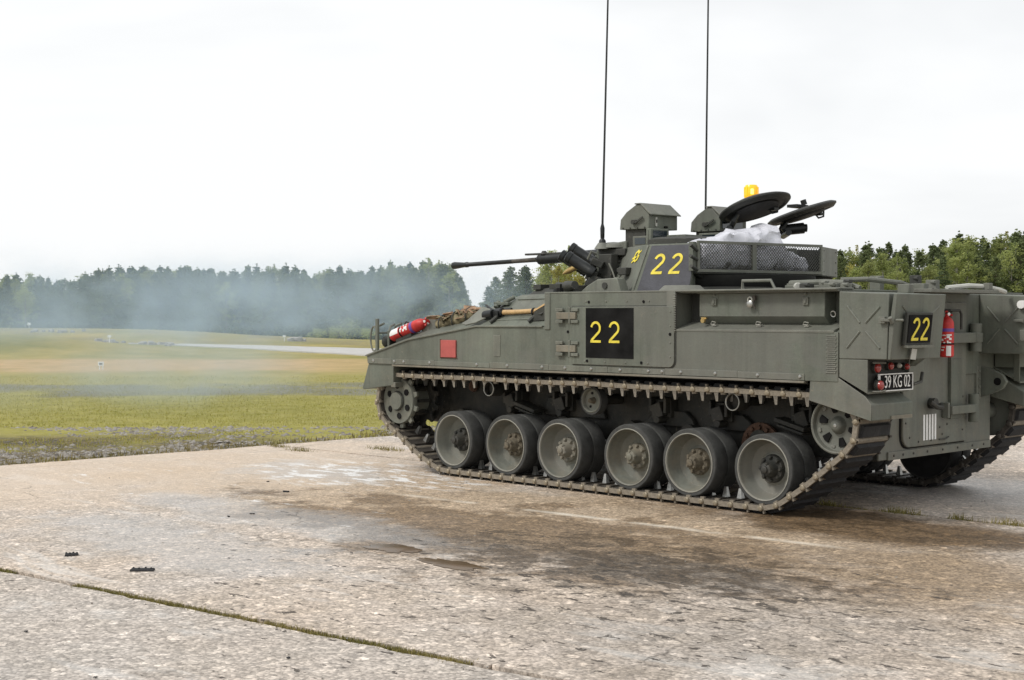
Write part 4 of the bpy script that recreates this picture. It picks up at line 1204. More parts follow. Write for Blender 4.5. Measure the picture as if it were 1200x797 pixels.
slope_plate(2.50, 3.25, 0.22, 0.26, -0.002, 0.016, 'panel_rib', M['paint'], pn)
q = MB(); q.boxc(shoulder(3.20, 0.75, 0.03), (0.20, 0.08, 0.03)); q.cyl(shoulder(3.27, 0.65, 0.03), shoulder(3.27, 0.80, 0.05), 0.03, n=10); q.cyl(shoulder(3.1, 0.9, 0.03), shoulder(3.16, 0.7, 0.05), 0.02, n=10)
q.build('hinge_clamp', M['paint'], veh, bevel=0.005)
for x in (3.12, 2.60):
    q = MB(); q.cyl(shoulder(x + .03, 0.12, 0.02), shoulder(x - .02, 0.30, 0.03), 0.018, n=8); q.build('tool_clip', M['dark'], veh)
q = MB(); q.tube([shoulder(2.56, 0.30, .04), shoulder(2.48, 0.25, .06), shoulder(2.42, 0.45, .06), shoulder(2.42, 0.80, .04)], 0.010); q.build('cable_loop', M['dark'], veh)
q = MB(); q.boxc(shoulder(2.44, 0.85, .06), (0.05, 0.05, 0.10)); q.boxc(shoulder(2.44, 0.55, .05), (0.05, 0.05, 0.06)); q.build('tool_clamp', M['black'], veh, bevel=0.006)

# headlamp cluster with guard on the nose
hg = MB()
hg.tube([(5.00, 1.36, 1.20), (5.04, 1.36, 1.36), (5.00, 1.36, 1.47), (4.90, 1.36, 1.50)], 0.012)
hg.tube([(5.00, 1.12, 1.20), (5.04, 1.12, 1.36), (5.00, 1.12, 1.47), (4.90, 1.12, 1.50)], 0.012)
hg.tube([(5.03, 1.36, 1.40), (5.03, 1.12, 1.40)], 0.010)
hg.tube([(4.80, 1.38, 1.22), (4.80, 1.38, 1.42), (4.86, 1.30, 1.47), (4.90, 1.22, 1.49)], 0.012)
grd = hg.build('headlamp_guard', M['paint'], veh)
hg = MB(); hg.tube([(4.99 + .06 * math.cos(R(a)), 1.42, 1.34 + .13 * math.sin(R(a))) for a in range(0, 360, 24)], .010, 6, closed=True); hg.build('lamp_ring', M['paint2'], veh)
hp = MB(); hp.boxc((4.925, 1.43, 1.37), (0.035, 0.03, 0.36)); hp.build('guard_post', M['paint'], veh, bevel=0.004)
for y_ in (1.28, 1.14):
    q = MB(); q.lathe([(0, -0.10), (0.05, -0.09), (0.062, -0.03), (0.064, 0)], (4.96, y_, 1.31), (1, 0, 0), 16)
    hl = q.build('headlamp', M['dark'], veh)
    q = MB(); q.lathe([(0.060, 0.001), (0.04, 0.012), (0, 0.016)], (4.96, y_, 1.31), (1, 0, 0), 16); q.build('lens', M['glass'], hl)
q = MB(); q.boxc((4.80, 1.24, 1.38), (0.16, 0.18, 0.10)); q.boxc((4.66, 1.2, 1.43), (0.20, 0.10, 0.04)); q.build('lamp_bracket', M['dark'], veh, bevel=0.008)
# tapered vent fairing behind the extinguisher
q = MB(); q.prism([(4.36, 1.40), (4.34, 1.54), (4.29, 1.585), (4.21, 1.59), (4.15, 1.54), (4.12, 1.43)], 'y', 1.27, 1.30)
q.build('mirror_bracket', M['paint2'], veh, bevel=0.01)

# ---- running gear --------------------------------------------------
PITCH = 0.1505
def make_link(mats, sg, flip=1):
    """x along the track, z towards the wheels; origin on the track's centre line"""
    l = MB()
    hw = 0.215
    l.box(-0.058, 0.058, -hw, hw, -0.022, 0.012, 0)          # shoe body
    l.box(-0.035, 0.035, -hw + 0.01, hw - 0.01, 0.012, 0.024, 0)
    # rubber pad underneath with chamfer
    l.hull8([(-0.050, -0.195, -0.022), (0.050, -0.195, -0.022), (0.050, 0.195, -0.022), (-0.050, 0.195, -0.022)],
            [(-0.040, -0.185, -0.052), (0.040, -0.185, -0.052), (0.040, 0.185, -0.052), (-0.040, 0.185, -0.052)], 1)
    for e in (-0.0745, 0.0745):
        l.cyl((e, -hw, -0.006), (e, hw, -0.006), 0.024, n=8, mi=3)
    # guide horn
    l.hull8([(-0.024, -0.024, 0.020), (0.024, -0.024, 0.020), (0.024, 0.024, 0.020), (-0.024, 0.024, 0.020)],
            [(-0.011, -0.012, 0.108), (0.011, -0.012, 0.108), (0.011, 0.012, 0.108), (-0.011, 0.012, 0.108)], 2)
    for s_ in (1, -1):
        mB, mP = (3, 4) if s_ == flip else (0, 0)
        a, b_ = sorted((s_ * hw, s_ * (hw + 0.022)))
        l.box(-0.066, 0.064, a, b_, -0.022, 0.019, mB)        # end connector bar
        l.boxc((-0.0752, s_ * (hw + 0.010), 0.0), (0.052, 0.020, 0.034), mi=mB)
        l.lathe([(0.024, 0), (0.023, 0.022), (0.015, 0.030), (0, 0.032)], (-0.0752, s_ * (hw + 0.012), 0.0), (0, s_, 0), 12, mi=mP)
        # grouser nib and inner nib
        l.boxc((-0.060, s_ * (hw + 0.008), -0.034), (0.016, 0.026, 0.022), mi=mB)
        l.boxc((-0.0752, s_ * (hw + 0.000), 0.026), (0.040, 0.024, 0.022), mi=mB)
    return l.build('track_link', mats)
M['link_side'] = mat('track_link_edge', (0.225, 0.195, 0.152), 0.68, 0.1, 0.28, 20, 0.4, 70)
lm_ = [M['steel'], M['rubber'], M['bright'], M['link_side'], M['pin']]
link0 = make_link(lm_, 1, -1); link1 = make_link(lm_, 1, 1)
SPR = (4.60, 0.705, 0.270); IDL = (-0.63, 0.742, 0.238); ZG = 0.050; ZT = 0.975
def track_path():
    P = []
    P += [(3.80 - 0.05 * i, ZG) for i in range(77)]              # 3.80 -> 0
    P += [(-0.06, 0.052), (-0.137, 0.080), (-0.262, 0.160), (-0.385, 0.243), (-0.503, 0.333), (-0.616, 0.425), (-0.734, 0.513)]
    for a in range(-22, 91, 8):
        P.append((IDL[0] - IDL[2] * math.cos(R(a)), IDL[1] + IDL[2] * math.sin(R(a))))
    n = 60
    x0, x1 = IDL[0], SPR[0]
    rollers = [0.38, 1.96, 3.33]
    for i in range(1, n):
        x = x0 + (x1 - x0) * i / n
        P.append((x, ZT + 0.004 - 0.008 * abs(math.sin(math.pi * (x - 0.38) / 1.5))))
    for a in range(90, -64, -8):
        P.append((SPR[0] + SPR[2] * math.cos(R(a)), SPR[1] + SPR[2] * math.sin(R(a))))
    P += [(4.51, 0.355), (4.37, 0.268), (4.24, 0.195), (4.10, 0.130), (3.95, 0.072), (3.86, 0.050)]
    return P
tp = track_path()
cum = [0.0]
for i in range(len(tp)):
    a, b_ = tp[i], tp[(i + 1) % len(tp)]
    cum.append(cum[-1] + math.hypot(b_[0] - a[0], b_[1] - a[1]))
LEN = cum[-1]; NL = round(LEN / PITCH)
def at_len(s_):
    s_ %= LEN
    import bisect
    i = min(bisect.bisect_right(cum, s_) - 1, len(tp) - 1)
    f = (s_ - cum[i]) / max(1e-9, cum[i + 1] - cum[i])
    a, b_ = tp[i], tp[(i + 1) % len(tp)]
    return (a[0] + (b_[0] - a[0]) * f, a[1] + (b_[1] - a[1]) * f)
TY = 1.245
for sg in (1, -1):
    trk = empty('track', (1.9, sg * TY, 0), parent=veh)
    for k in range(NL):
        p = at_len(3.80 + k * LEN / NL); q = at_len(3.80 + (k + 1) * LEN / NL)
        ang = math.atan2(q[1] - p[1], q[0] - p[0])               # direction of travel: -x at the bottom
        src = link0 if sg == 1 else link1
        c = src if k == 0 else inst(src, trk, (0, 0, 0))
        c.parent = trk
        c.location = ((p[0] + q[0]) / 2 - 1.9, 0, (p[1] + q[1]) / 2)
        # local +x -> travel direction, local +z -> inwards (right of travel is... up at the bottom)
        X = Vector((math.cos(ang), 0, math.sin(ang))); Z = Vector((math.sin(ang), 0, -math.cos(ang)))
        Y = Z.cross(X)
        c.rotation_euler = Matrix((X, Y, Z)).transposed().to_euler()

def wheel_parts(sg, hub_mat):
    """road wheel, axis along local y, outer face towards +y*sg; returns meshes"""
    pass
def ring_prof(sg, pts): return [(r, h) for r, h in pts]
wheel_cache = {}
def road_wheel(x, sg, tint, idx):
    z = 0.352; yo = 1.432
    root_key = (sg,)
    r0 = MB()   # dished disc + rim, one for outer, one for inner wheel
    # h measured inwards from the outer face
    prof = [(0.240, 0.010), (0.236, 0.03), (0.234, 0.07), (0.232, 0.074), (0.228, 0.105), (0.205, 0.140), (0.14, 0.156), (0.118, 0.142), (0.085, 0.142), (0.078, 0.15), (0, 0.15)]
    r0.lathe(prof, (0, 0, 0), (0, -sg, 0), 40)
    r0.lathe([(0.2500, 0.004), (0.2505, 0.160), (0.20, 0.165)], (0, 0, 0), (0, -sg, 0), 40)
    r0.lathe([(0.2510, 0.004), (0.249, -0.003), (0.243, -0.003), (0.240, 0.010)], (0, 0, 0), (0, -sg, 0), 48, 1)
    r0.lathe([(0.2605, 0.175), (0.2605, 0.345), (0.10, 0.345), (0, 0.345)], (0, 0, 0), (0, -sg, 0), 32, 2)
    if ('rim', sg) not in wheel_cache:
        wheel_cache[('rim', sg)] = r0.mesh('road_wheel', [M['wheel'], M['lip'], M['rubber']])
    o = bpy.data.objects.new('road_wheel', wheel_cache[('rim', sg)]); scn.collection.objects.link(o)
    o.parent = veh; o.location = (x, sg * yo, z)
    if ('tyre', sg) not in wheel_cache:
        t_ = MB()
        t_.lathe([(0.2500, 0.002), (0.277, 0.002), (0.284, 0.008), (0.287, 0.02), (0.287, 0.148), (0.284, 0.158), (0.276, 0.163), (0.260, 0.163)], (0, 0, 0), (0, -sg, 0), 48)
        wheel_cache[('tyre', sg)] = t_.mesh('tyre', M['tyre'])
        t_ = MB()
        t_.lathe([(0.260, 0.176), (0.276, 0.176), (0.284, 0.181), (0.287, 0.190), (0.287, 0.325), (0.284, 0.338), (0.276, 0.346), (0.260, 0.346)], (0, 0, 0), (0, -sg, 0), 48)
        wheel_cache[('tyre2', sg)] = t_.mesh('tyre', M['tyre'])
        h = MB()
        h.lathe([(0.118, 0.144), (0.108, 0.112), (0.075, 0.108), (0.062, 0.085), (0.055, 0.045), (0.048, 0.030), (0.030, 0.024), (0.028, 0.010), (0.018, 0.006), (0, 0.006)], (0, 0, 0), (0, -sg, 0), 20)
        wheel_cache[('hub', sg)] = h
        b_ = MB(); b_.lathe([(0, -0.034), (0.012, -0.034), (0.018, -0.026), (0.021, 0.0)], (0, 0, 0), (0, -sg, 0), 6)
        wheel_cache[('bolt', sg)] = b_
    for k in ('tyre', 'tyre2'):
        q = bpy.data.objects.new('tyre', wheel_cache[(k, sg)]); scn.collection.objects.link(q); q.parent = o
    hkey = ('hubm', sg, tint)
    if hkey not in wheel_cache:
        wheel_cache[hkey] = wheel_cache[('hub', sg)].mesh('hub', M[tint])
        wheel_cache[('boltm', sg, tint)] = wheel_cache[('bolt', sg)].mesh('wheel_bolt', M[tint])
    q = bpy.data.objects.new('hub', wheel_cache[hkey]); scn.collection.objects.link(q); q.parent = o
    n = 8
    for k in range(n):
        a = 2 * math.pi * k / n + idx * 0.31
        q = bpy.data.objects.new('wheel_bolt', wheel_cache[('boltm', sg, tint)]); scn.collection.objects.link(q)
        q.parent = o; q.location = (0.094 * math.cos(a), -sg * 0.122, 0.094 * math.sin(a))
    for k in range(4):
        a = 2 * math.pi * k / 4 + idx
        q = bpy.data.objects.new('wheel_bolt', wheel_cache[('boltm', sg, tint)]); scn.collection.objects.link(q)
        q.parent = o; q.location = (0.048 * math.cos(a), -sg * 0.045, 0.048 * math.sin(a)); q.scale = (0.7, 0.7, 0.7)
    return o
M['hubdirt'] = mat('muddy_hub', (0.120, 0.102, 0.072), 0.8, 0, 0.5, 26, 0.5, 60)
M['hubgrey'] = paint('greasy_hub', (0.17, 0.165, 0.13), dust=0.9, dirt_z=2)
tints = ['lower', 'hubdirt', 'hubgrey', 'hubgrey', 'hubdirt', 'lower']
for sg in (1, -1):
    for i, x in enumerate((3.745, 2.99, 2.29, 1.45, 0.775, 0.02)):
        road_wheel(x, sg, tints[i], i)

# return rollers, sprocket, idler, suspension
for sg in (1, -1):
    def L(prof, x, y, z, n=28): 
        q = MB(); q.lathe(prof, (0, 0, 0), (0, -sg, 0), n); return q
    q = L([(0.112, 0.006), (0.104, 0), (0.099, 0.006), (0.092, 0.040), (0.04, 0.046), (0, 0.046)], 0, 0, 0); q.lathe([(0.112, 0.006), (0.112, 0.10), (0, 0.10)], (0, 0, 0), (0, -sg, 0), 28)
    rr = q.build('return_roller', M['wheel'], veh, loc=(2.01, sg * 1.31, 0.815))
    q = L([(0.113, 0.008), (0.128, 0.010), (0.130, 0.03), (0.130, 0.095), (0.113, 0.10)], 0, 0, 0); q.build('tyre', M['tyre'], rr)
    q = MB(); q.lathe([(0.0, -0.018), (0.018, -0.014), (0.024, 0.02), (0.032, 0.046)], (0, 0, 0), (0, -sg, 0), 10); q.build('hub', M['hubdirt'], rr)
    q = MB(); q.cyl((0, -0.05 * sg, 0), (0, -0.40 * sg, 0), 0.05, n=12); q.build('axle', M['lower'], rr)
    for a in (R(80), R(-60)):
        q = MB(); q.cyl((0.066 * math.cos(a), -sg * 0.036, 0.066 * math.sin(a)), (0.066 * math.cos(a), -sg * 0.045, 0.066 * math.sin(a)), 0.012, n=8); q.build('rim_hole', M['black'], rr)
    for x in (3.36, 0.42):
        q = MB(); q.lathe([(0.074, 0.004), (0.068, 0), (0.062, 0.004), (0.060, 0.06), (0, 0.06)], (0, 0, 0), (0, -sg, 0), 24); q.lathe([(0.074, 0.004), (0.076, 0.14)], (0, 0, 0), (0, -sg, 0), 24)
        rr = q.build('return_roller', M['lower'], veh, loc=(x, sg * 1.30, 0.872))
        q = MB(); q.tube([(0.068 * math.cos(R(a)), 0.002 * sg, 0.068 * math.sin(R(a))) for a in range(0, 360, 15)], 0.006, 6, closed=True); q.build('bright_ring', M['bright'], rr)
        q = MB(); q.cyl((0, -0.05 * sg, 0), (0, -0.38 * sg, 0), 0.045, n=12); q.build('axle', M['lower'], rr)
    # sprocket
    sp = MB()
    sp.lathe([(0.0, -0.03), (0.088, -0.03), (0.092, -0.012), (0.098, 0.002), (0.20, 0.016), (0.232, 0.006), (0.240, 0.02), (0.240, 0.06), (0, 0.06)], (0, 0, 0), (0, -sg, 0), 44)
    sp.cyl((0, -0.06 * sg, 0), (0, -0.34 * sg, 0), 0.15, n=24)
    spk = sp.build('drive_sprocket', M['paint2'], veh, loc=(SPR[0], sg * 1.425, SPR[1]))
    for off in (0.030, 0.31):
        tt = MB(); nT = 11
        poly = []
        for k in range(nT):
            a0 = 2 * math.pi * k / nT
            for da, rr_ in ((-0.20, 0.225), (-0.125, 0.240), (-0.075, 0.285), (0.075, 0.285), (0.125, 0.240), (0.20, 0.225)):
                poly.append((rr_ * math.cos(a0 + da), rr_ * math.sin(a0 + da)))
        tt.prism(poly, 'y', -sg * (off - 0.008), -sg * (off + 0.024))
        tt.build('toothed_ring', M['paint2'] if off < 0.1 else M['lower'], spk, bevel=0.004)
    for k in range(6):
        a = R(60 * k + 25)
        q = MB(); q.lathe([(0, 0), (0.034, 0.0), (0.036, 0.010)], (0.155 * math.cos(a), -sg * 0.004, 0.155 * math.sin(a)), (0, -sg, 0), 7)
        q.v = [(v_[0], v_[1], v_[2]) for v_ in q.v]
        q.build('lightening_hole', M['black'], spk)
    q = MB(); q.lathe([(0.090, 0.0), (0.098, -0.004), (0.104, 0.008)], (0, sg * 0.012, 0), (0, -sg, 0), 32); q.build('hub_ring', M['dark'], spk)
    for k in range(8):
        q = MB(); a = R(45 * k); q.boxc((0.17 * math.cos(a), -sg * 0.20, 0.17 * math.sin(a)), (0.05, 0.16, 0.03), Matrix.Rotation(-a, 3, 'Y')); q.build('drum_rib', M['lower'], spk)
    # idler
    q = MB(); q.lathe([(0.222, 0.004), (0.212, 0.0), (0.204, 0.006), (0.195, 0.040), (0.16, 0.052), (0.072, 0.048), (0.058, 0.030), (0.050, 0.012), (0.028, 0.000), (0, -0.002)], (0, 0, 0), (0, -sg, 0), 40)
    q.lathe([(0.222, 0.004), (0.224, 0.14), (0.1, 0.14)], (0, 0, 0), (0, -sg, 0), 40)
    q.cyl((0, -0.2 * sg, 0), (0, -0.33 * sg, 0), 0.224, n=32)
    q.cyl((0, -0.1 * sg, 0), (0, -0.52 * sg, 0), 0.07, n=16)
    idl = q.build('idler_wheel', M['paint'], veh, loc=(IDL[0], sg * 1.40, IDL[1]))
    q = MB(); q.lathe([(0, -.006), (.014, -.004), (.018, .004)], (0, 0, 0), (0, -sg, 0), 12); q.build('hub_cap', M['bright'], idl)
    for k in range(6):
        a = R(60 * k + 15)
        q = MB(); c0, c1 = 0.100, 0.165
        pl_ = [(c0 * math.cos(a - .16), c0 * math.sin(a - .16)), (c1 * math.cos(a - .20), c1 * math.sin(a - .20)), (c1 * 1.03 * math.cos(a), c1 * 1.03 * math.sin(a)), (c1 * math.cos(a + .20), c1 * math.sin(a + .20)), (c0 * math.cos(a + .16), c0 * math.sin(a + .16))]
        q.prism(pl_, 'y', -sg * 0.036, -sg * 0.060); q.build('spoke_opening', M['black'], idl)
        for da in (-0.42, -0.62):
            q = MB(); q.lathe([(0, -0.010), (0.012, -0.008), (0.015, 0.006)], (0.172 * math.cos(a + R(30) + da * .35 + .18), -sg * 0.046, 0.172 * math.sin(a + R(30) + da * .35 + .18)), (0, -sg, 0), 8); q.build('wheel_bolt', M['wheel'], idl)
    # hull side details: arms, bump stops, final drive, ledge, rust ring
    for i, x in enumerate((3.745, 2.99, 2.29, 1.45, 0.775, 0.02)):
        q = MB(); fwd = 0.34
        q.hull8([(x + .06, sg * 0.99, .30), (x - .06, sg * 0.99, .30), (x - .06, sg * 0.99, .40), (x + .06, sg * 0.99, .40)][:4], [(x + fwd + .07, sg * 0.95, .46), (x + fwd - .07, sg * 0.95, .46), (x + fwd - .07, sg * 0.95, .60), (x + fwd + .07, sg * 0.95, .60)])
        q.cyl((x, sg * 0.93, 0.352), (x, sg * 1.10, 0.352), 0.07, n=14); q.cyl((x + fwd, sg * 0.90, 0.53), (x + fwd, sg * 1.02, 0.53), 0.10, n=16)
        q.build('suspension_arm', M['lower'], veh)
    for x in (3.30, 2.62, 1.42, 0.75, -0.10):
        q = MB(); q.boxc((x, sg * 0.955, 0.76), (0.20, 0.10, 0.16)); q.boxc((x + .01, sg * 1.03, 0.74), (0.12, 0.10, 0.13), Matrix.Rotation(R(20), 3, 'Y')); q.boxc((x - 0.08, sg * 1.01, 0.79), (0.03, 0.12, 0.14)); q.boxc((x + 0.09, sg * 1.01, 0.79), (0.03, 0.12, 0.14))
        q.cyl((x, sg * .98, .66), (x, sg * 1.09, .66), 0.035, n=10)
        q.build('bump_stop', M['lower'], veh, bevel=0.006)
    for x in (3.05, -0.02):
        q = MB(); q.boxc((x, sg * 1.06, 0.70), (0.30, 0.16, 0.035), Matrix.Rotation(R(-14), 3, 'Y')); q.boxc((x, sg * 1.06, 0.66), (0.26, 0.14, 0.02), Matrix.Rotation(R(-14), 3, 'Y'))
        q.build('damper_arm', M['lower'], veh, bevel=0.005)
    for x0, x1 in ((1.70, 1.08), (0.95, 0.45)):
        q = MB(); q.prism([(x0, 0.60), (x0 - .08, 0.66), (x0 - .14, 0.73), (x1 + .12, 0.74), (x1 + .04, 0.68), (x1, 0.60)], 'y', sg * 0.90, sg * 0.965); q.build('hull_bulge', M['lower'], veh, bevel=0.01)
    q = MB()
    q.prism([(2.95, 0.62), (2.9, 0.80), (2.2, 0.78), (2.15, 0.62)], 'y', sg * 0.90, sg * 0.955)
    q.build('hull_bulge', M['lower'], veh, bevel=0.01)
    q = MB(); q.lathe([(0.19, 0), (0.19, 0.03), (0.10, 0.035), (0.09, 0)], (0.36, sg * 0.97, 0.50), (0, sg, 0), 28)
    for k in range(12): a = R(30 * k); q.cyl((0.36 + .15 * math.cos(a), sg * 1.0, 0.50 + .15 * math.sin(a)), (0.36 + .15 * math.cos(a), sg * 1.03, 0.50 + .15 * math.sin(a)), 0.02, n=6)
    q.build('bearing_flange', M['rust'], veh, label='rusty bolted ring flange behind the rearmost road wheel')
    q = MB(); q.lathe([(0.0, 0.24), (0.10, 0.22), (0.16, 0.12), (0.22, 0.10), (0.24, 0)], (4.60, sg * 0.89, 0.70), (0, sg, 0), 24); q.build('final_drive', M['lower'], veh)
    q = MB(); q.lathe([(0, 0.03), (0.05, 0.025), (0.06, 0)], (3.98, sg * 0.93, 0.86), (0, sg, 0), 16); q.build('filler_cap', M['rust'], veh)
    q = MB(); q.box(-0.45, 4.4, sorted((sg * 0.90, sg * 1.50))[0], sorted((sg * 0.90, sg * 1.50))[1], 1.06, 1.0655); q.build('sponson_floor', M['lower'], veh)

# ---- turret ----------------------------------------------------------
tur = MB()
base = [(1.20, 0.90), (1.78, 0.97), (2.40, 0.66), (2.52, 0.35), (2.52, -0.25), (2.38, -0.60), (1.75, -0.92), (1.22, -0.86), (1.38, -0.50), (1.38, 0.45)]
top_ = [(1.20, 0.780), (1.70, 0.84), (2.22, 0.56), (2.30, 0.30), (2.30, -0.22), (2.20, -0.52), (1.70, -0.80), (1.22, -0.78), (1.38, -0.48), (1.38, 0.42)]
tur.hull8([(x, y_, 1.80) for x, y_ in base], [(x, y_, 2.235) for x, y_ in top_])
turret = tur.build('turret', M['paint'], veh, bevel=0.008)
rg = MB(); rg.lathe([(0.93, 0), (0.93, 0.05), (0.85, 0.06)], (1.62, 0.0, 1.785), (0, 0, 1), 40)
rg.build('turret_ring', M['dark'], turret)
# faded black field with 22 on the left facet
def facet_frame(b0, b1, t0, t1):
    b0, b1, t0, t1 = map(Vector, (b0, b1, t0, t1))
    ux = (b1 - b0).normalized(); nrm = ux.cross((t0 - b0)).normalized()
    return b0, ux, nrm
fb0, fb1 = Vector((1.78, 0.97, 1.80)), Vector((1.20, 0.90, 1.80))
ft0, ft1 = Vector((1.70, 0.84, 2.235)), Vector((1.20, 0.780, 2.235))
nf = (fb1 - fb0).cross(ft0 - fb0).normalized()
if nf.y < 0: nf = -nf
def on_f(u, v_, h):
    a = fb0.lerp(fb1, u); b_ = ft0.lerp(ft1, u)
    return a.lerp(b_, v_) + nf * h
q = MB(); cs = [(0.05, 0.01), (0.99, 0.01), (0.99, 0.965), (0.05, 0.965)]
q.hull8([on_f(u, v_, 0.0015) for u, v_ in cs], [on_f(u, v_, 0.006) for u, v_ in cs])
fld = q.build('number_panel', M['slate'], turret)
uxf = (on_f(1, .4, 0) - on_f(0, .4, 0)).normalized(); uzf = (on_f(.5, 1, 0) - on_f(.5, 0, 0)).normalized()
for i in range(2):
    g = MB(); put_glyphs(g, on_f(0.215 + i * 0.335, 0.36, 0.0065), uxf, uzf, nf, [(0, glyph2(0.115, 0.195, 0.026))])
    g.build('numeral', M['yellow'], fld, smooth=False)
# front-left facet emblem
eb0, eb1 = Vector((2.40, 0.66, 1.80)), Vector((1.78, 0.97, 1.80)); et0, et1 = Vector((2.22, 0.56, 2.235)), Vector((1.70, 0.84, 2.235))
ne = (eb1 - eb0).cross(et0 - eb0).normalized(); ne = -ne if ne.y < 0 else ne
def on_e(u, v_, h): return eb0.lerp(eb1, u).lerp(et0.lerp(et1, u), v_) + ne * h
def strip(mb, pts, wd_, h0=0.0015, h1=0.0045):
    for (a, b_) in zip(pts[:-1], pts[1:]):
        A, B = on_e(a[0], a[1], 0), on_e(b_[0], b_[1], 0)
        d = (B - A).normalized(); s_ = ne.cross(d) * wd_ / 2
        A = A - d * wd_ * .3; B = B + d * wd_ * .3
        mb.hull8([A - s_ + ne * h0, B - s_ + ne * h0, B + s_ + ne * h0, A + s_ + ne * h0], [A - s_ + ne * h1, B - s_ + ne * h1, B + s_ + ne * h1, A + s_ + ne * h1]); h1 += 0.0003
em = MB()
strip(em, [(0.66, 0.86), (0.60, 0.88), (0.54, 0.84), (0.53, 0.76), (0.57, 0.68), (0.63, 0.66), (0.68, 0.70), (0.70, 0.77), (0.66, 0.77)], 0.020)
strip(em, [(0.47, 0.72), (0.60, 0.755)], 0.018); strip(em, [(0.72, 0.88), (0.64, 0.80)], 0.014); strip(em, [(0.50, 0.64), (0.56, 0.70)], 0.016)
strip(em, [(0.60, 0.90), (0.64, 0.84)], 0.016)
em.build('emblem', M['yellow'], turret, smooth=False)
# vertical joint plate at the facet edge
q = MB(); q.hull8([on_e(0.93, 0.02, .001), on_e(0.985, 0.02, .001), on_e(0.985, .98, .001), on_e(.93, .98, .001)], [on_e(0.93, 0.02, .012), on_e(0.985, 0.02, .012), on_e(0.985, .98, .012), on_e(.93, .98, .012)]); q.build('edge_plate', M['paint2'], turret)
# cable box on the facet
q = MB(); q.boxc(on_e(0.52, 0.42, 0.04), (0.10, 0.08, 0.07)); q.boxc(on_e(.46, .42, .07), (0.05, .05, .04)); q.build('junction_box', M['dark'], turret, bevel=0.006)
q = MB(); q.tube([on_e(0.50, 0.36, 0.05), on_e(0.46, 0.26, 0.06), on_e(0.36, 0.26, 0.07), on_e(0.26, 0.40, 0.10), on_e(0.18, 0.52, 0.14)], 0.008); q.build('cable', M['paint2'], turret)
# smoke launcher bracket and barrels
sb_ = MB()
brk = Vector((2.46, 0.74, 2.02))
ax = Vector((0.72, 0.42, 0.36)).normalized()          # barrels point up, forward and outwards
sidev = ax.cross(Vector((0, 0, 1))).normalized(); upv = sidev.cross(ax)
rotl = Matrix((ax, sidev, upv)).transposed()
sb_.boxc(brk + Vector((-0.10, -0.06, -0.02)), (0.16, 0.10, 0.34)); sb_.boxc(brk + ax * 0.0 - upv * 0.06, (0.10, 0.22, 0.10), rotl); sb_.boxc(brk - upv * 0.20 - ax * .02, (0.12, 0.12, 0.18), rotl)
sb_.boxc(brk + upv * .07, (.12, .20, .07), rotl)
sl = sb_.build('smoke_launcher', M['dark'], turret, bevel=0.008)
ax = Vector((0.70, 0.42, 0.52)).normalized()
for i, (la, z, dp) in enumerate(((0.80, 2.085, 13.68), (0.76, 1.995, 13.50), (0.71, 2.02, 13.78))):
    r0 = W(la, dp, z)
    q = MB(); q.lathe([(0.055, -0.02), (0.058, 0.03), (0.055, 0.035), (0.055, 0.24), (0.060, 0.245), (0.060, 0.285), (0.052, 0.29), (0.046, 0.288), (0.044, 0.27), (0, 0.268)], r0, ax, 20)
    q.build('launcher_barrel', M['gun'], sl)
q = MB(); q.tube([W(0.80, 13.5, 2.17), W(0.75, 13.45, 2.19), W(0.72, 13.5, 2.12)], 0.012); q.build('launcher_clip', M['paint2'], sl)
q = MB(); q.boxc(W(0.80, 13.55, 1.90), (0.14, 0.16, 0.12), rotl); q.boxc(W(0.86, 13.55, 1.83), (0.12, 0.1, 0.10)); q.build('launcher_base', M['dark'], sl, bevel=0.01)
# antenna bracket and the front whip antenna
ab = W(0.90, 13.72, 2.19)
q = MB(); q.boxc(ab + Vector((-0.10, -0.06, 0.0)), (0.34, 0.17, 0.065)); q.boxc(ab + Vector((-0.12, -0.08, -0.07)), (0.20, 0.12, 0.06)); q.cyl(ab + Vector((-.16, -.08, -.06)), ab + Vector((-.16, -.08, -.38)), 0.035, n=12)
q.build('antenna_bracket', M['dark'], turret, bevel=0.006)
def whip(p0, lean, h, name='whip_antenna', base=True):
    q = MB()
    q.lathe([(0.055, 0.0), (0.055, 0.02), (0.036, 0.03), (0.033, 0.08), (0.018, 0.10), (0.02, 0.11), (0.022, 0.20), (0.012, 0.24)], p0, (0, 0, 1), 14)
    a = q.build(name, M['gun'] , turret)
    p = Vector(p0) + Vector((0, 0, 0.22))
    pts = [p + Vector(lean) * (t_ * h) + Vector((0, 0, t_ * h)) for t_ in (0, .25, .5, .75, 1)]
    q = MB(); q.tube(pts, [0.011, 0.010, 0.009, 0.008, 0.007], 8); q.build('antenna_rod', M['gun'], a)
    return a
whip(W(0.87, 13.70, 2.225), tuple(RGT * 0.023), 3.6)
whip(W(1.955, 14.4, 2.235), tuple(RGT * 0.010), 3.6)
q = MB(); q.lathe([(0.075, 0), (0.06, 0.025), (0.035, 0.06), (0, 0.062)], W(0.862, 13.66, 2.222), (0, 0, 1), 14); q.build('pale_mount', M['wheel'], turret)
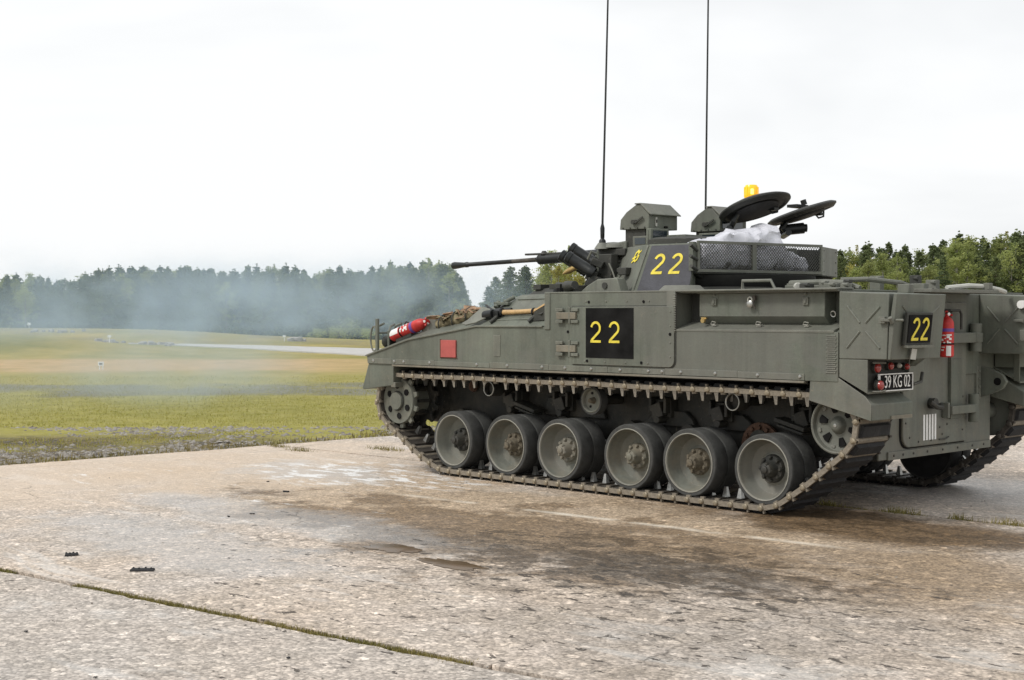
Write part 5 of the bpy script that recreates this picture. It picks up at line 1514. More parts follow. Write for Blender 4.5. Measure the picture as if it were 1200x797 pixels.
# mantlet and gun
q = MB(); q.prism([(2.24, 1.86), (2.62, 1.96), (2.68, 2.10), (2.60, 2.26), (2.24, 2.30)], 'y', 0.06, 0.56)
q.build('mantlet', M['paint'], turret, bevel=0.015)
gy = 0.30
def gz(x): return 2.185 - (x - 2.8) * 0.0235
gun = MB(); gd = Vector((1, 0, -0.0235)).normalized(); g0 = Vector((2.55, gy, gz(2.55)))
gun.lathe([(0, 0), (0.060, 0.0), (0.060, 0.55), (0.052, 0.56), (0.050, 1.00), (0.054, 1.02), (0.054, 1.10), (0.030, 1.13), (0.026, 1.15)], g0, gd, 24)
gn = gun.build('cannon', M['gun'], turret)
q = MB(); q.lathe([(0.024, 1.12), (0.022, 1.50), (0.0235, 1.51)], g0, gd, 18); q.build('barrel', M['steel'], gn)
q = MB(); q.lathe([(0.0235, 1.505), (0.0235, 2.20), (0.030, 2.21), (0.030, 2.24), (0.026, 2.25), (0.030, 2.30), (0.040, 2.42), (0.036, 2.445), (0.018, 2.445), (0.015, 2.35), (0, 2.35)], g0, gd, 22); q.build('muzzle', M['gun'], gn)
q = MB(); q.boxc(g0 + gd * 0.9 + Vector((0, 0, .052)), (0.80, 0.05, 0.02)); q.build('barrel_rail', M['dark'], gn, bevel=0.004)
q = MB(); q.cyl(g0 + gd * 1.03 + Vector((0, 0.01, 0.05)), g0 + gd * 1.03 + Vector((0, 0.01, 0.085)), 0.04, 0.02, 12); q.build('barrel_clamp', M['dark'], gn)
q = MB(); a0 = W(0.625, 13.75, 2.055); a1 = W(0.495, 13.85, 1.99); dv = (a1 - a0)
q.lathe([(0, -0.3), (0.028, -0.3), (0.030, 0.0), (0.030, 0.5), (0.020, 0.8), (0.006, 1.0), (0, 1.0)], a0, dv, 12, unit=False); q.build('coaxial_muzzle', M['brass'], gn)

# roof sights
def sight(px0, y0, name, wd, dark):
    s_ = MB(); x, z = px0
    prof = [(x, 2.40), (x, 2.535), (x + 0.06, 2.585), (x + 0.10, 2.635), (x + 0.16, 2.635), (x + 0.28, 2.57), (x + 0.355, 2.50), (x + 0.365, 2.405)]
    s_.prism(prof, 'y', y0 - wd, y0)
    o = s_.build(name, M['paint'], turret, bevel=0.006)
    c = MB(); c.prism([(x - 0.035, 2.530), (x - 0.035, 2.540), (x + 0.098, 2.648), (x + 0.17, 2.648), (x + 0.17, 2.636), (x + 0.10, 2.636), (x + 0.0, 2.545)], 'y', y0 - wd - 0.015, y0 + 0.012)
    c.build('sight_hood', M['paint2'], o, bevel=0.004)
    p = MB(); p.box(x + 0.07, x + 0.32, y0 - wd + 0.04, y0 - 0.03, 2.22, 2.405)
    p.build('sight_pedestal', M['dark'], o, bevel=0.006)
    d_ = MB(); d_.boxc((x + 0.16, y0 + 0.012, 2.475), (0.03, 0.024, 0.03)); d_.boxc((x + 0.11, y0 + 0.02, 2.485), (0.11, 0.014, 0.016), Matrix.Rotation(R(28), 3, 'Y'))
    d_.cyl((x + .18, y0 + .005, 2.47), (x + .18, y0 + .03, 2.47), 0.022, n=10)
    d_.build('wiper_arm', M['dark'], o)
    for k in range(4):
        d_ = MB(); d_.cyl((x + 0.05 + .09 * k, y0, 2.415), (x + 0.05 + .09 * k, y0 + 0.008, 2.415), 0.008, n=6); d_.build('screw', M['dark'], o)
    if not dark:
        d_ = MB(); d_.boxc((x - 0.004, y0 - 0.10, 2.47), (0.012, 0.02, 0.085)); d_.build('hinge', M['cable'], o)
        d_ = MB(); d_.boxc((x - 0.004, y0 - 0.10, 2.475), (0.016, 0.014, 0.03)); d_.boxc((x - .006, y0 - .24, 2.425), (0.02, 0.04, 0.015)); d_.build('hinge_gap', M['black'], o)
    else:
        d_ = MB(); d_.boxc((x - 0.002, y0 - wd / 2 + .02, 2.47), (0.012, wd - 0.10, 0.085)); d_.build('sight_window', M['glass'], o)
    return o
sight((1.955, 0), 0.56, 'gunner_sight', 0.42, False)
sight((1.72, 0), -0.22, 'commander_sight', 0.42, True)
# periscope blocks around the hatches
def peri(x0, x1, y0, y1, z0, z1, nface, win):
    q = MB(); q.box(x0, x1, y0, y1, z0, z1); o = q.build('periscope', M['paint'], turret, bevel=0.006)
    g_ = MB(); g_.box(x0 - 0.004, x0 - 0.001, y0 + 0.03, y1 - 0.03, z0 + (z1 - z0) * .22, z1 - 0.018) ; g_.build('periscope_glass', M['glass'], o)
    g_ = MB(); g_.box(x0 + .03, x1 - 0.03, y1 + 0.001, y1 + 0.004, z0 + (z1 - z0) * .22, z1 - 0.018) ; g_.build('periscope_glass', M['glass'], o)
    return o
peri(1.95, 2.14, 0.30, 0.58, 2.235, 2.335, 0, 0)
peri(1.88, 1.94, 0.36, 0.62, 2.235, 2.40, 0, 0)
peri(1.62, 1.84, 0.18, 0.44, 2.235, 2.34, 0, 0)
peri(1.70, 1.95, -0.70, -0.18, 2.235, 2.385, 0, 0)
peri(1.48, 1.66, -0.55, -0.06, 2.235, 2.36, 0, 0)
q = MB(); q.lathe([(0.40, 0), (0.40, 0.06), (0.34, 0.09), (0.33, 0.05)], (1.58, -0.30, 2.235), (0, 0, 1), 28); q.build('cupola_ring', M['dark'], turret)
q = MB(); q.lathe([(0.36, 0), (0.36, 0.05), (0.31, 0.07), (0.30, 0.04)], (1.62, 0.42, 2.235), (0, 0, 1), 28); q.build('cupola_ring', M['dark'], turret)
q = MB(); q.lathe([(0.17, 0), (0.15, 0.03), (0.06, 0.055), (0, 0.06)], W(0.98, 13.75, 2.235), (0, 0, 1), 18); q.build('roof_dome', M['paint2'], turret)

# open hatches
def hatch(la, dp, z, r, tilt, lift, arm, thick=0.055, lens=False):
    up = (Vector((0, 0, 1)) * math.cos(R(tilt)) - RGT * math.sin(R(tilt))).normalized()
    rt = (RGT * math.cos(R(tilt)) + Vector((0, 0, 1)) * math.sin(R(tilt))).normalized()
    bk = Vector((DIR.x, DIR.y, 0))
    # lift the near edge so that the underside shows
    rot = Matrix.Rotation(R(-lift), 3, rt)
    up = rot @ up; bk = rot @ bk
    c = W(la, dp, z)
    q = MB()
    q.lathe([(0, -0.022), (r * 0.80, -0.022), (r * 0.84, -0.034), (r * 0.90, -0.034), (r, -0.006), (r, 0.008), (r * 0.90, 0.026), (r * .6, thick), (0, thick + 0.008)], c, up, 40)
    o = q.build('turret_hatch', M['hatch'], turret)
    q = MB(); q.lathe([(0, -0.062), (r * .45, -0.060), (r * .62, -0.050), (r * .66, -0.032)], c, up, 30); q.build('hatch_pad', M['rubber'], o)
    q = MB()
    for s_ in (-1, 1):
        q.tube([c - up * .045 + rt * (-.55 * r) + bk * (.25 * s_ * r), c - up * 0.10 + rt * (-.7 * r) + bk * (.25 * s_ * r), Vector(arm) + bk * (.2 * s_ * r)], 0.024, 8)
    q.cyl(Vector(arm) - bk * .16, Vector(arm) + bk * .16, 0.032, n=12)
    q.boxc(c - up * .06 + rt * .15, (0.10, 0.06, 0.03)); q.tube([c - up * .05 + rt * .35 * r, c - up * .10 + rt * .4 * r, c - up * .10 + rt * .55 * r, c - up * .05 + rt * .6 * r], 0.01)
    q.build('hatch_hinge', M['gun'], o, bevel=0.003)
    return o, c, up, rt, bk
h1, c1, up1, rt1, bk1 = hatch(2.31, 13.55, 2.615, 0.350, 14.5, 14, W(2.06, 13.6, 2.37), 0.06)
h2, c2, up2, rt2, bk2 = hatch(2.91, 14.3, 2.615, 0.355, 17.5, 3.5, W(2.75, 14.3, 2.40), 0.035)
q = MB(); q.boxc(c2 + up2 * .075 + rt2 * -.02, (0.12, 0.20, 0.03)); q.cyl(c2 + up2 * .07 + rt2 * .05, c2 + up2 * .12 + rt2 * .05, 0.03, n=8); q.build('hatch_catch', M['gun'], h2)
q = MB(); q.cyl(W(2.72, 14.25, 2.44), W(2.92, 14.25, 2.46), 0.055, n=14); q.cyl(W(2.92, 14.25, 2.46), W(2.95, 14.25, 2.46), 0.04, n=14); q.build('hatch_damper', M['gun'], h2)
# amber beacon
bb = c1 + up1 * 0.055 - rt1 * 0.02
q = MB(); q.lathe([(0.062, 0.0), (0.066, 0.035), (0.06, 0.04)], bb, (0, 0, 1), 20); bc = q.build('warning_beacon', M['gun'], turret)
q = MB(); q.lathe([(0.062, 0.036), (0.068, 0.05), (0.062, 0.15), (0.052, 0.165), (0, 0.17)], bb, (0, 0, 1), 24); q.build('beacon_lens', M['amber'], bc)
q = MB()
for k in range(12): a = R(30 * k); q.boxc(bb + Vector((0.066 * math.cos(a), 0.066 * math.sin(a), 0.10)), (0.006, 0.006, 0.09))
q.lathe([(0, 0), (.018, .005), (.018, .05), (0, .06)], bb + Vector((-0.040, 0.042, 0.07)), (0, 0, 1), 10, mi=1)
q.build('lens_rib', [M['amber'], M['amberhot']], bc)

# stowage basket round the turret rear
A0, A1 = W(1.64, 12.60), W(2.92, 13.42)
A2 = W(3.20, 14.0)
zl, zh = 1.985, 2.238
du = (A1 - A0).normalized(); dn = Vector((du.y, -du.x, 0)); dn = dn if dn.dot(A0 - W(0, 20)) > 0 else -dn   # dn: outward (towards the photographer)
if dn.dot(CAM - A0) < 0: dn = -dn
LW = (A1 - A0).length
def bp_(u, h, o=0.0): return A0 + du * u + dn * o + Vector((0, 0, h))
bk_ = MB()
def bar(p, q_, w=0.022): bk_.tube([p, q_], w / 2, 4)
for h in (zl, zh): 
    bk_.hull8([bp_(0, h - .013, -.012), bp_(LW, h - .013, -.012), bp_(LW, h - .013, .012), bp_(0, h - .013, .012)], [bp_(0, h + .013, -.012), bp_(LW, h + .013, -.012), bp_(LW, h + .013, .012), bp_(0, h + .013, .012)])
for u, w in ((0.012, .024), (LW * .44, .05), (LW - .012, .024)):
    bk_.hull8([bp_(u - w / 2, zl + .013, -.011), bp_(u + w / 2, zl + .013, -.011), bp_(u + w / 2, zl + .013, .011), bp_(u - w / 2, zl + .013, .011)], [bp_(u - w / 2, zh - .013, -.011), bp_(u + w / 2, zh - .013, -.011), bp_(u + w / 2, zh - .013, .011), bp_(u - w / 2, zh - .013, .011)])
bask = bk_.build('stowage_basket', M['paint2'], turret, bevel=0.002)
# expanded metal infill
xm = MB(); sp_ = 0.032
for (ua, ub_) in ((0.026, LW * .44 - .027), (LW * .44 + .027, LW - .026)):
    wv, hv = ub_ - ua, zh - zl - 0.03
    for s_ in (1, -1):
        k = -hv
        while k < wv:
            u0, v0, u1, v1 = k, 0, k + hv, hv
            if u0 < 0: v0 = -u0; u0 = 0
            if u1 > wv: v1 -= (u1 - wv); u1 = wv
            if u1 > u0:
                if s_ == 1: p, q_ = bp_(ua + u0, zl + .015 + v0, .002), bp_(ua + u1, zl + .015 + v1, .002)
                else: p, q_ = bp_(ua + u0, zh - .015 - v0, -.001), bp_(ua + u1, zh - .015 - v1, -.001)
                xm.tube([p, q_], 0.0032, 3)
            k += sp_
xo = xm.build('wire_mesh', M['dark'], bask, smooth=False); xo['kind'] = 'stuff'
# floor and solid lower tray with curved underside
fl = MB()
B0, B1, B2, B3 = A0 - dn * .50, A1 - dn * .42, A2, A1
for (zz0, zz1, ins) in ((1.958, 1.970, 0.0),):
    poly = [A0, A1, A2, A2 - dn * .3, B1 - dn * .1, B0]
    fl.hull8([Vector((p.x, p.y, zz0)) for p in poly], [Vector((p.x, p.y, zz1)) for p in poly])
fl.build('basket_floor', M['dark'], bask, bevel=0.003)
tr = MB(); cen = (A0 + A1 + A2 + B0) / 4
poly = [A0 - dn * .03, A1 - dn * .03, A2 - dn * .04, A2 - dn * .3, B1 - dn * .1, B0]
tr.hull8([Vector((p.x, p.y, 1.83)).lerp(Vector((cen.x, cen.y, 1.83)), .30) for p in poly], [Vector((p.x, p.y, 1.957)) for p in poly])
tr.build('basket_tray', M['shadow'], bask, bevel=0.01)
ep = MB(); e1 = A1 + du * .006; dd2 = (A2 - A1).normalized(); dn2 = Vector((dd2.y, -dd2.x, 0)); dn2 = dn2 if dn2.dot(CAM - A1) > 0 else -dn2
ep.hull8([Vector((p.x, p.y, 1.965)) for p in (e1, A2, A2 - dn2 * .03, e1 - dn2 * .03)], [Vector((p.x, p.y, 2.235)) for p in (e1, A2, A2 - dn2 * .03, e1 - dn2 * .03)])
epo = ep.build('basket_end_plate', M['wheel'], bask, bevel=0.003)
for la_ in (.12, .88):
    for hz in (2.0, 2.1, 2.2):
        q = MB(); p = A1.lerp(A2, la_) + dn2 * .001; q.lathe([(0, .006), (.006, .005), (.008, 0)], (p.x, p.y, hz), dn2, 6); q.build('bolt', M['dark'], epo)
bkp = MB(); 
bkp.hull8([Vector((p.x, p.y, 1.972)) for p in (B0, B1, B1 - dn * .02, B0 - dn * .02)], [Vector((p.x, p.y, 2.19)) for p in (B0, B1, B1 - dn * .02, B0 - dn * .02)])
bkp.build('basket_back', M['dark'], bask)
bk2 = MB(); E0 = B1 - dn * .005; E1 = A2 - dn2 * .04
bk2.hull8([Vector((p.x, p.y, 1.972)) for p in (E0, E1, E1 - DIR * .02, E0 - DIR * -.02)], [Vector((p.x, p.y, 2.225)) for p in (E0, E1, E1 - DIR * .02, E0 - DIR * -.02)])
bk2.build('basket_back', M['dark'], bask)
# tie rods at the left end of the basket
for i, (zz, ln) in enumerate(((2.19, .12), (2.11, .12), (2.02, .11))):
    p = A0 + du * -.02 + dn * .02
    q = MB(); q.tube([Vector((p.x, p.y, zz - .03)), Vector((p.x, p.y, zz - .03)) - du * ln + Vector((0, 0, .05 if i == 0 else .03)) + dn * .05], 0.016, 8); q.build('tie_rod', M['dark'], bask)
q = MB(); q.boxc(Vector((A0.x, A0.y, 2.11)) - du * .03 - dn * .03, (0.05, 0.05, 0.26)); q.build('basket_bracket', M['paint'], bask, bevel=0.004)
# low bustle between the basket and turret ring
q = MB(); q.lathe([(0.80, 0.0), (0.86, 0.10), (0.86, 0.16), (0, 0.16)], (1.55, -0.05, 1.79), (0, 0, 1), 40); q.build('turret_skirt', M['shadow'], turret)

# ================================================================== LOOSE KIT ON THE VEHICLE
def extinguisher(loc, ax_, r, ln, label, cat='fire extinguisher', twist=0.0):
    root = empty('fire_extinguisher', loc)
    tag(root, label, cat, 'red fire extinguishers carried outside the vehicle')
    a = Vector(ax_).normalized(); q_ = Vector((0, 0, 1)).rotation_difference(a)
    q_ = q_ @ Matrix.Rotation(twist, 4, 'Z').to_quaternion()
    root.rotation_mode = 'QUATERNION'; root.rotation_quaternion = q_
    b_ = MB(); b_.lathe([(0, 0), (r * .82, 0), (r, .012), (r, ln * .74), (r * .93, ln * .79), (r * .6, ln * .86), (r * .34, ln * .88), (r * .3, ln * .91), (0, ln * .91)], (0, 0, 0), (0, 0, 1), 28); b_.build('cylinder', M['red'], root)
    b_ = MB(); b_.lathe([(r + .0012, ln * .56), (r + .0012, ln * .63)], (0, 0, 0), (0, 0, 1), 28); b_.build('violet_band', M['blue'], root)
    def arc(a0, a1, z0, z1, m_, nm):
        b_ = MB(); n = 6
        for k in range(n):
            t0, t1 = a0 + (a1 - a0) * k / n, a0 + (a1 - a0) * (k + 1) / n
            b_.add([((r + .0016) * math.cos(t0), (r + .0016) * math.sin(t0), z0), ((r + .0016) * math.cos(t1), (r + .0016) * math.sin(t1), z0), ((r + .0016) * math.cos(t1), (r + .0016) * math.sin(t1), z1), ((r + .0016) * math.cos(t0), (r + .0016) * math.sin(t0), z1)], [(0, 1, 2, 3)])
        b_.build(nm, m_, root)
    arc(R(0), R(40), ln * .03, ln * .25, M['white'], 'label_panel')
    if r > .06: arc(R(-130), R(0), ln * .03, ln * .24, M['white'], 'label_panel')
    for i, (aa, ab_, z0) in enumerate(((-50, -5, .47), (2, 45, .47), (-45, -22, .36), (-15, -3, .40), (4, 18, .33), (22, 44, .38), (-48, -30, .28), (-25, -8, .30), (5, 40, .29), (-40, -12, .21), (-44, -20, .14), (3, 30, .42))):
        arc(R(aa), R(ab_), ln * z0, ln * (z0 + .022 + .012 * (i % 3)), M['white'], 'label_print')
    b_ = MB(); b_.lathe([(r + .001, ln * .275), (r + .004, ln * .28), (r + .004, ln * .305), (r + .001, ln * .31)], (0, 0, 0), (0, 0, 1), 28); b_.build('strap', M['black'], root)
    b_ = MB(); b_.cyl((0, 0, ln * .9), (0, 0, ln * .96), r * .26, n=12); b_.boxc((r * .1, 0, ln * .975), (r * 1.5, r * .35, .012), Matrix.Rotation(R(-14), 3, 'Y')); b_.boxc((r * .1, 0, ln * .93), (r * 1.3, r * .3, .010)); b_.cyl((0, 0, ln * .935), (0, r * .8, ln * .92), r * .17, n=8)
    b_.build('valve', M['red'], root)
    b_ = MB(); b_.lathe([(r * .2, 0), (r * .24, .012), (0, .014)], (r * .45, r * .2, ln * .945), (0.5, .5, 0), 10); b_.boxc((-r * .2, r * .3, ln * .95), (.02, .012, .018)); b_.build('gauge', M['white'], root)
    return root
extinguisher((-0.835, 0.075, 1.245), (0, 0, 1), 0.057, 0.375, 'red fire extinguisher with violet band hanging upright on the rear door', twist=R(115))
E1 = extinguisher((4.80, 1.32, 1.37), (-0.95, 0, 0.27), 0.061, 0.60, 'red fire extinguisher with white base label lying on the sloping nose', twist=R(60))
q = MB(); q.tube([(4.60, 1.34, 1.38), (4.60, 1.36, 1.46), (4.60, 1.31, 1.52), (4.60, 1.25, 1.50)], 0.008); q.tube([(4.40, 1.25, 1.42), (4.40, 1.27, 1.55)], .01); q.boxc((4.60, 1.30, 1.36), (0.25, 0.10, 0.06), Matrix.Rotation(R(18), 3, 'Y')); q.build('extinguisher_cradle', M['dark'], veh, bevel=0.004)
q = MB(); q.boxc((-0.77, 0.075, 1.30), (0.05, 0.06, 0.03)); q.boxc((-0.77, 0.075, 1.46), (0.05, 0.06, 0.03)); q.build('extinguisher_cradle', M['dark'], rdoor, bevel=0.003)

# rolled camouflage net strapped on the slope
nrn = random.Random(3)
q = MB(); 
a0, a1 = Vector((4.11, 1.30, 1.485)), Vector((3.56, 1.28, 1.60))
def lumpy(mb, p0, p1, r, n, seg, amp, seed, mi=0):
    rn = random.Random(seed); P0, P1 = Vector(p0), Vector(p1); d = (P1 - P0).normalized(); u = d.orthogonal().normalized(); w = d.cross(u)
    vs, fs = [], []
    for i in range(seg + 1):
        t_ = i / seg; rad = r * (0.75 + 0.35 * math.sin(math.pi * min(1, max(0, t_))) ** .5)
        for k in range(n):
            th = 2 * math.pi * k / n
            rr_ = rad * (1 + rn.uniform(-amp, amp))
            vs.append(P0.lerp(P1, t_) + (u * math.cos(th) + w * math.sin(th)) * rr_ + d * rn.uniform(-1, 1) * r * .25)
    for i in range(seg):
        for k in range(n):
            k2 = (k + 1) % n; fs.append((i * n + k, i * n + k2, (i + 1) * n + k2, (i + 1) * n + k))
    fs.append(tuple(range(n))[::-1]); fs.append(tuple(seg * n + k for k in range(n)))
    mb.add(vs, fs, mi)
lumpy(q, a0, a1, 0.058, 12, 16, 0.28, 5)
nroot = empty('camouflage_net', (3.85, 1.30, 1.42))
tag(nroot, 'rolled brown and green camouflage net lashed on the sloping front shoulder', 'camouflage net')
def build_world(mb, name, mats, parent, **kw):
    """mesh given in world coordinates, parented to a moved root"""
    off = Vector(parent.location)
    mb.v = [tuple(Vector(v_) - off) for v_ in mb.v]
    return mb.build(name, mats, parent, **kw)
build_world(q, 'rolled_net', M['net'], nroot, ang=60)
for i in range(46):
    q = MB(); t_ = nrn.random(); p = a0.lerp(a1, t_) + Vector((nrn.uniform(-.03, .03), nrn.uniform(-.06, .06), nrn.uniform(0.0, .075)))
    rot = Matrix.Rotation(nrn.uniform(0, 3), 3, 'Z') @ Matrix.Rotation(nrn.uniform(-.9, .9), 3, 'X')
    s1, s2 = nrn.uniform(.03, .08), nrn.uniform(.02, .04)
    q.hull8([p + rot @ Vector(v_) for v_ in ((-s1, -s2, 0), (s1, -s2, .01), (s1, s2, -.005), (-s1, s2, .012))], [p + rot @ Vector(v_) for v_ in ((-s1 * .9, -s2 * .9, .006), (s1 * .9, -s2 * .9, .018), (s1 * .9, s2 * .9, .004), (-s1 * .9, s2 * .9, .02))])
    build_world(q, 'scrim_strip', M['net2'] if i % 3 else M['net'], nroot, smooth=False)
for t_ in (.15, .5, .85):
    q = MB(); p = a0.lerp(a1, t_); q.tube([p + Vector((0, .075 * math.cos(R(a)), .085 * math.sin(R(a)))) for a in range(0, 360, 30)], .008, 6, closed=True); build_world(q, 'strap', M['dark'], nroot)

# shovel and sledgehammer clipped to the shoulder
sh = empty('shovel', tuple(shoulder(3.35, 0.3, 0.0))); tag(sh, 'steel shovel blade clipped to the front shoulder beside the camouflage net', 'shovel')
q = MB(); c0 = Vector((3.46, 1.47, 1.50))
bl = [Vector((3.52, 1.505, 1.50)), Vector((3.46, 1.48, 1.535)), Vector((3.33, 1.40, 1.665)), Vector((3.22, 1.40, 1.64)), Vector((3.22, 1.45, 1.56)), Vector((3.33, 1.49, 1.51)), Vector((3.46, 1.51, 1.485))]
q.hull8(bl, [p + Vector((0, .012, .010)) for p in bl]); build_world(q, 'blade', M['wheel'], sh, bevel=0.004)
q = MB(); q.tube([(3.30, 1.42, 1.60), (3.15, 1.38, 1.635), (2.98, 1.36, 1.64)], [.016, .02, .02], 8); build_world(q, 'socket', M['gun'], sh)
hmr = empty('sledgehammer', (2.90, 1.36, 1.57)); tag(hmr, 'pickaxe with pale wooden handle strapped along the front shoulder', 'pickaxe')
hmr.name = 'pickaxe'
q = MB(); q.tube([(3.06, 1.40, 1.615), (2.80, 1.40, 1.622), (2.56, 1.39, 1.632)], [.024, .021, .024], 10); build_world(q, 'handle', M['wood'], hmr)
q = MB(); q.tube([(3.34, 1.36, 1.69), (3.28, 1.38, 1.66), (3.20, 1.40, 1.625), (3.05, 1.41, 1.612)], [.008, .016, .026, .026], 8); q.cyl((3.28, 1.43, 1.585), (3.16, 1.43, 1.60), .045, n=12); q.boxc((3.12, 1.41, 1.60), (.07, .07, .06))
build_world(q, 'head', M['gun'], hmr, bevel=0.003)
for x in (3.07, 2.64):
    q = MB(); q.tube([(x, 1.40 + .032 * math.cos(R(a)), 1.62 + .032 * math.sin(R(a))) for a in range(0, 360, 30)], .009, 6, closed=True); q.boxc((x, 1.37, 1.58), (.03, .03, .06)); build_world(q, 'strap', M['rubber'], hmr)
bxr = empty('wooden_block', (2.50, 1.40, 1.53)); tag(bxr, 'green wooden chock with pale top strapped at the rear end of the pickaxe handle', 'wooden chock')
q = MB(); q.hull8([(2.60, 1.36, 1.545), (2.60, 1.46, 1.53), (2.40, 1.46, 1.545), (2.40, 1.36, 1.56)], [(2.58, 1.36, 1.635), (2.58, 1.46, 1.62), (2.40, 1.46, 1.70), (2.40, 1.36, 1.71)]); build_world(q, 'block', M['dark'], bxr, bevel=0.005)
q = MB(); q.hull8([(2.585, 1.358, 1.636), (2.585, 1.462, 1.621), (2.395, 1.462, 1.7015), (2.395, 1.358, 1.7115)], [(2.58, 1.36, 1.652), (2.58, 1.46, 1.638), (2.40, 1.46, 1.716), (2.40, 1.36, 1.726)]); build_world(q, 'pale_top', M['wood'], bxr)

# padlock on the side box
pk = empty('padlock', (0.12, 1.475, 1.66)); tag(pk, 'small silver padlock hanging on the lid of the side stowage box', 'padlock')
q = MB(); q.lathe([(0, 0), (0.022, 0.002), (0.030, 0.008), (0.030, 0.02), (0.022, 0.026), (0, 0.028)], (0, -.014, 0.02), (0, 1, 0), 16); q.build('lock_body', M['bright'], pk)
q = MB(); q.tube([(0.020 * math.cos(R(a)), 0, 0.05 + 0.026 * math.sin(R(a))) for a in range(-20, 201, 20)], .006, 6); q.build('shackle', M['cable'], pk)
q = MB(); q.tube([(-.035, 0, .06), (-.04, .004, .01), (-.05, 0, -.02)], .006, 6); q.boxc((-.035, -.01, .07), (.03, .02, .04)); q.build('chain', M['steel'], pk)

# plastic sheet in the basket
from mathutils import noise as mnoise
sheet = MB(); NU, NV = 46, 26
vs, fs = [], []
for i in range(NU + 1):
    for j in range(NV + 1):
        u = i / NU; th = math.pi * 2 * j / NV
        L_ = LW * 0.93
        if u < .70: prof = 0.20 + 0.20 * (u / .70) ** .9
        else: prof = 0.40 - 0.23 * ((u - .70) / .04 if u < .74 else 1) - .06 * max(0, (u - .74) / .26)
        endf = min(1.0, (u / .05) ** .5 if u < .05 else 1, ((1 - u) / .04) ** .5 if u > .96 else 1)
        hh_ = (prof + .05) * endf; ww = 0.21 * endf
        yy = -0.235 + ww * math.copysign(abs(math.cos(th)) ** .55, math.cos(th))
        zz = 1.985 + hh_ / 2 + hh_ / 2 * math.copysign(abs(math.sin(th)) ** .7, math.sin(th))
        p = bp_(0.04 + u * L_, zz, yy)
        nv_ = mnoise.noise_vector(p * 6.0) * 0.055 + mnoise.noise_vector(p * 15.0) * 0.028
        p = p + nv_
        lim = (p - A0).dot(dn)
        if lim > -0.02 and p.z < zh + .02: p -= dn * (lim + 0.02)
        vs.append(p)
for i in range(NU):
    for j in range(NV):
        j2 = j + 1
        fs.append((i * (NV + 1) + j, i * (NV + 1) + j2, (i + 1) * (NV + 1) + j2, (i + 1) * (NV + 1) + j))
sheet.add(vs, fs)
so = sheet.build('plastic_sheet', M['poly'], None, ang=50)
tag(so, 'crumpled clear and white plastic sheet stuffed in the turret basket', 'plastic sheet')
bag = MB(); lumpy(bag, bp_(0.12, 2.06, -.14), bp_(LW * .80, 2.07, -.16), 0.085, 12, 18, .3, 9)
bo = bag.build('grey_kit_bag', M['net2'], None, ang=60); tag(bo, 'dull grey brown kit roll lying in the basket under the plastic sheet', 'kit bag')
bo.data.materials[0] = mat('grey_canvas', (0.10, 0.10, 0.09), .9, 0, .4, 14, .8, 40)
# ================================================================== SMALL THINGS ON THE GROUND
def pad_piece(x, y, rz, ln, label):
    r_ = empty('track_pad', (x, y, 0.002), rz); tag(r_, label, 'track pad', 'broken black track pads on the concrete')
    q = MB(); q.hull8([(-ln / 2, -.032, 0), (ln / 2, -.032, 0), (ln / 2, .032, 0), (-ln / 2, .032, 0)], [(-ln / 2 + .006, -.026, .013), (ln / 2 - .006, -.026, .013), (ln / 2 - .006, .026, .013), (-ln / 2 + .006, .026, .013)])
    q.build('pad_block', M['rubber'], r_, bevel=0.003)
    n = 4
    for k in range(n):
        q = MB(); q.lathe([(.007, 0), (.006, .006), (.003, .008), (0, .008)], (-ln / 2 + ln * (k + .5) / n, .008 * (-1) ** k, .013), (0, 0, 1), 8); q.build('stud', M['gun'], r_)
    return r_
pad_piece(1.21, 6.29, R(48), .150, 'black rubber track pad with four studs, the right one on the concrete')
pad_piece(2.04, 6.34, R(62), .090, 'broken stub of black track pad, the left one on the concrete')
def at_px(px, py, z=0.0):
    dp = F * (1.6 - z) / (py - 368); return W((px - 600) / F * dp, dp, z)
for i, (px, py, s_, lab) in enumerate([(29, 742, .022, 'tiny dark scrap lying on the near slab at the lower left'), (337, 773, .022, 'tiny black scrap on the near slab, beside the mossy joint'), (110, 796, .018, 'tiny dark scrap at the bottom edge of the near slab'),
                                       (267, 606, .03, 'small dark clod on the concrete beyond the track pads'), (295, 603, .03, 'small black lump on the concrete between the pads and the tracks'), (334, 577, .05, 'flat dark scrap of metal lying in front of the pale damp patch'), (314, 565, .035, 'dark lump on the pale concrete near the grass edge')]):
    p = at_px(px, py); q = MB(); rn = random.Random(i)
    for k in range(3):
        q.boxc((rn.uniform(-.4, .4) * s_, rn.uniform(-.3, .3) * s_, s_ * .10), (s_ * rn.uniform(.5, .9), s_ * rn.uniform(.3, .5), s_ * rn.uniform(.15, .28)), Matrix.Rotation(rn.uniform(0, 3), 3, 'Z'))
    o = q.build('scrap', M['rubber'], None, loc=(p.x, p.y, 0.001), bevel=0.002); tag(o, lab, 'debris', 'dark scraps lying on the concrete')

# white range markers in the field
def marker(px, py_foot, dp, h, w_, label, ring=False, legs=2):
    p = W((px - 600) / F * dp, dp); p.z = ground_h(p.x, p.y) 
    r_ = empty('range_marker', tuple(p), math.atan2(DIR.y, DIR.x) - R(90)); tag(r_, label, 'marker board', 'small white range markers in the field')
    q = MB(); q.boxc((0, 0, h - w_ * .35), (w_, .02, w_ * .7)); q.build('board', M['white'], r_, bevel=0.004)
    if ring:
        q = MB(); q.boxc((0, -.012, h - w_ * .36), (w_ * .55, .004, w_ * .34)); q.build('grey_centre', M['wheel'], r_)
    for k in range(legs):
        x = 0 if legs == 1 else (k - .5) * w_ * .55
        q = MB(); q.boxc((x, .022, h * .42), (.03, .02, h * .9)); q.build('stake', M['white'], r_)
    return r_
marker(118, 432, 41.5, 0.24, 0.17, 'white marker board with grey centre on the sandy strip of the field', True)
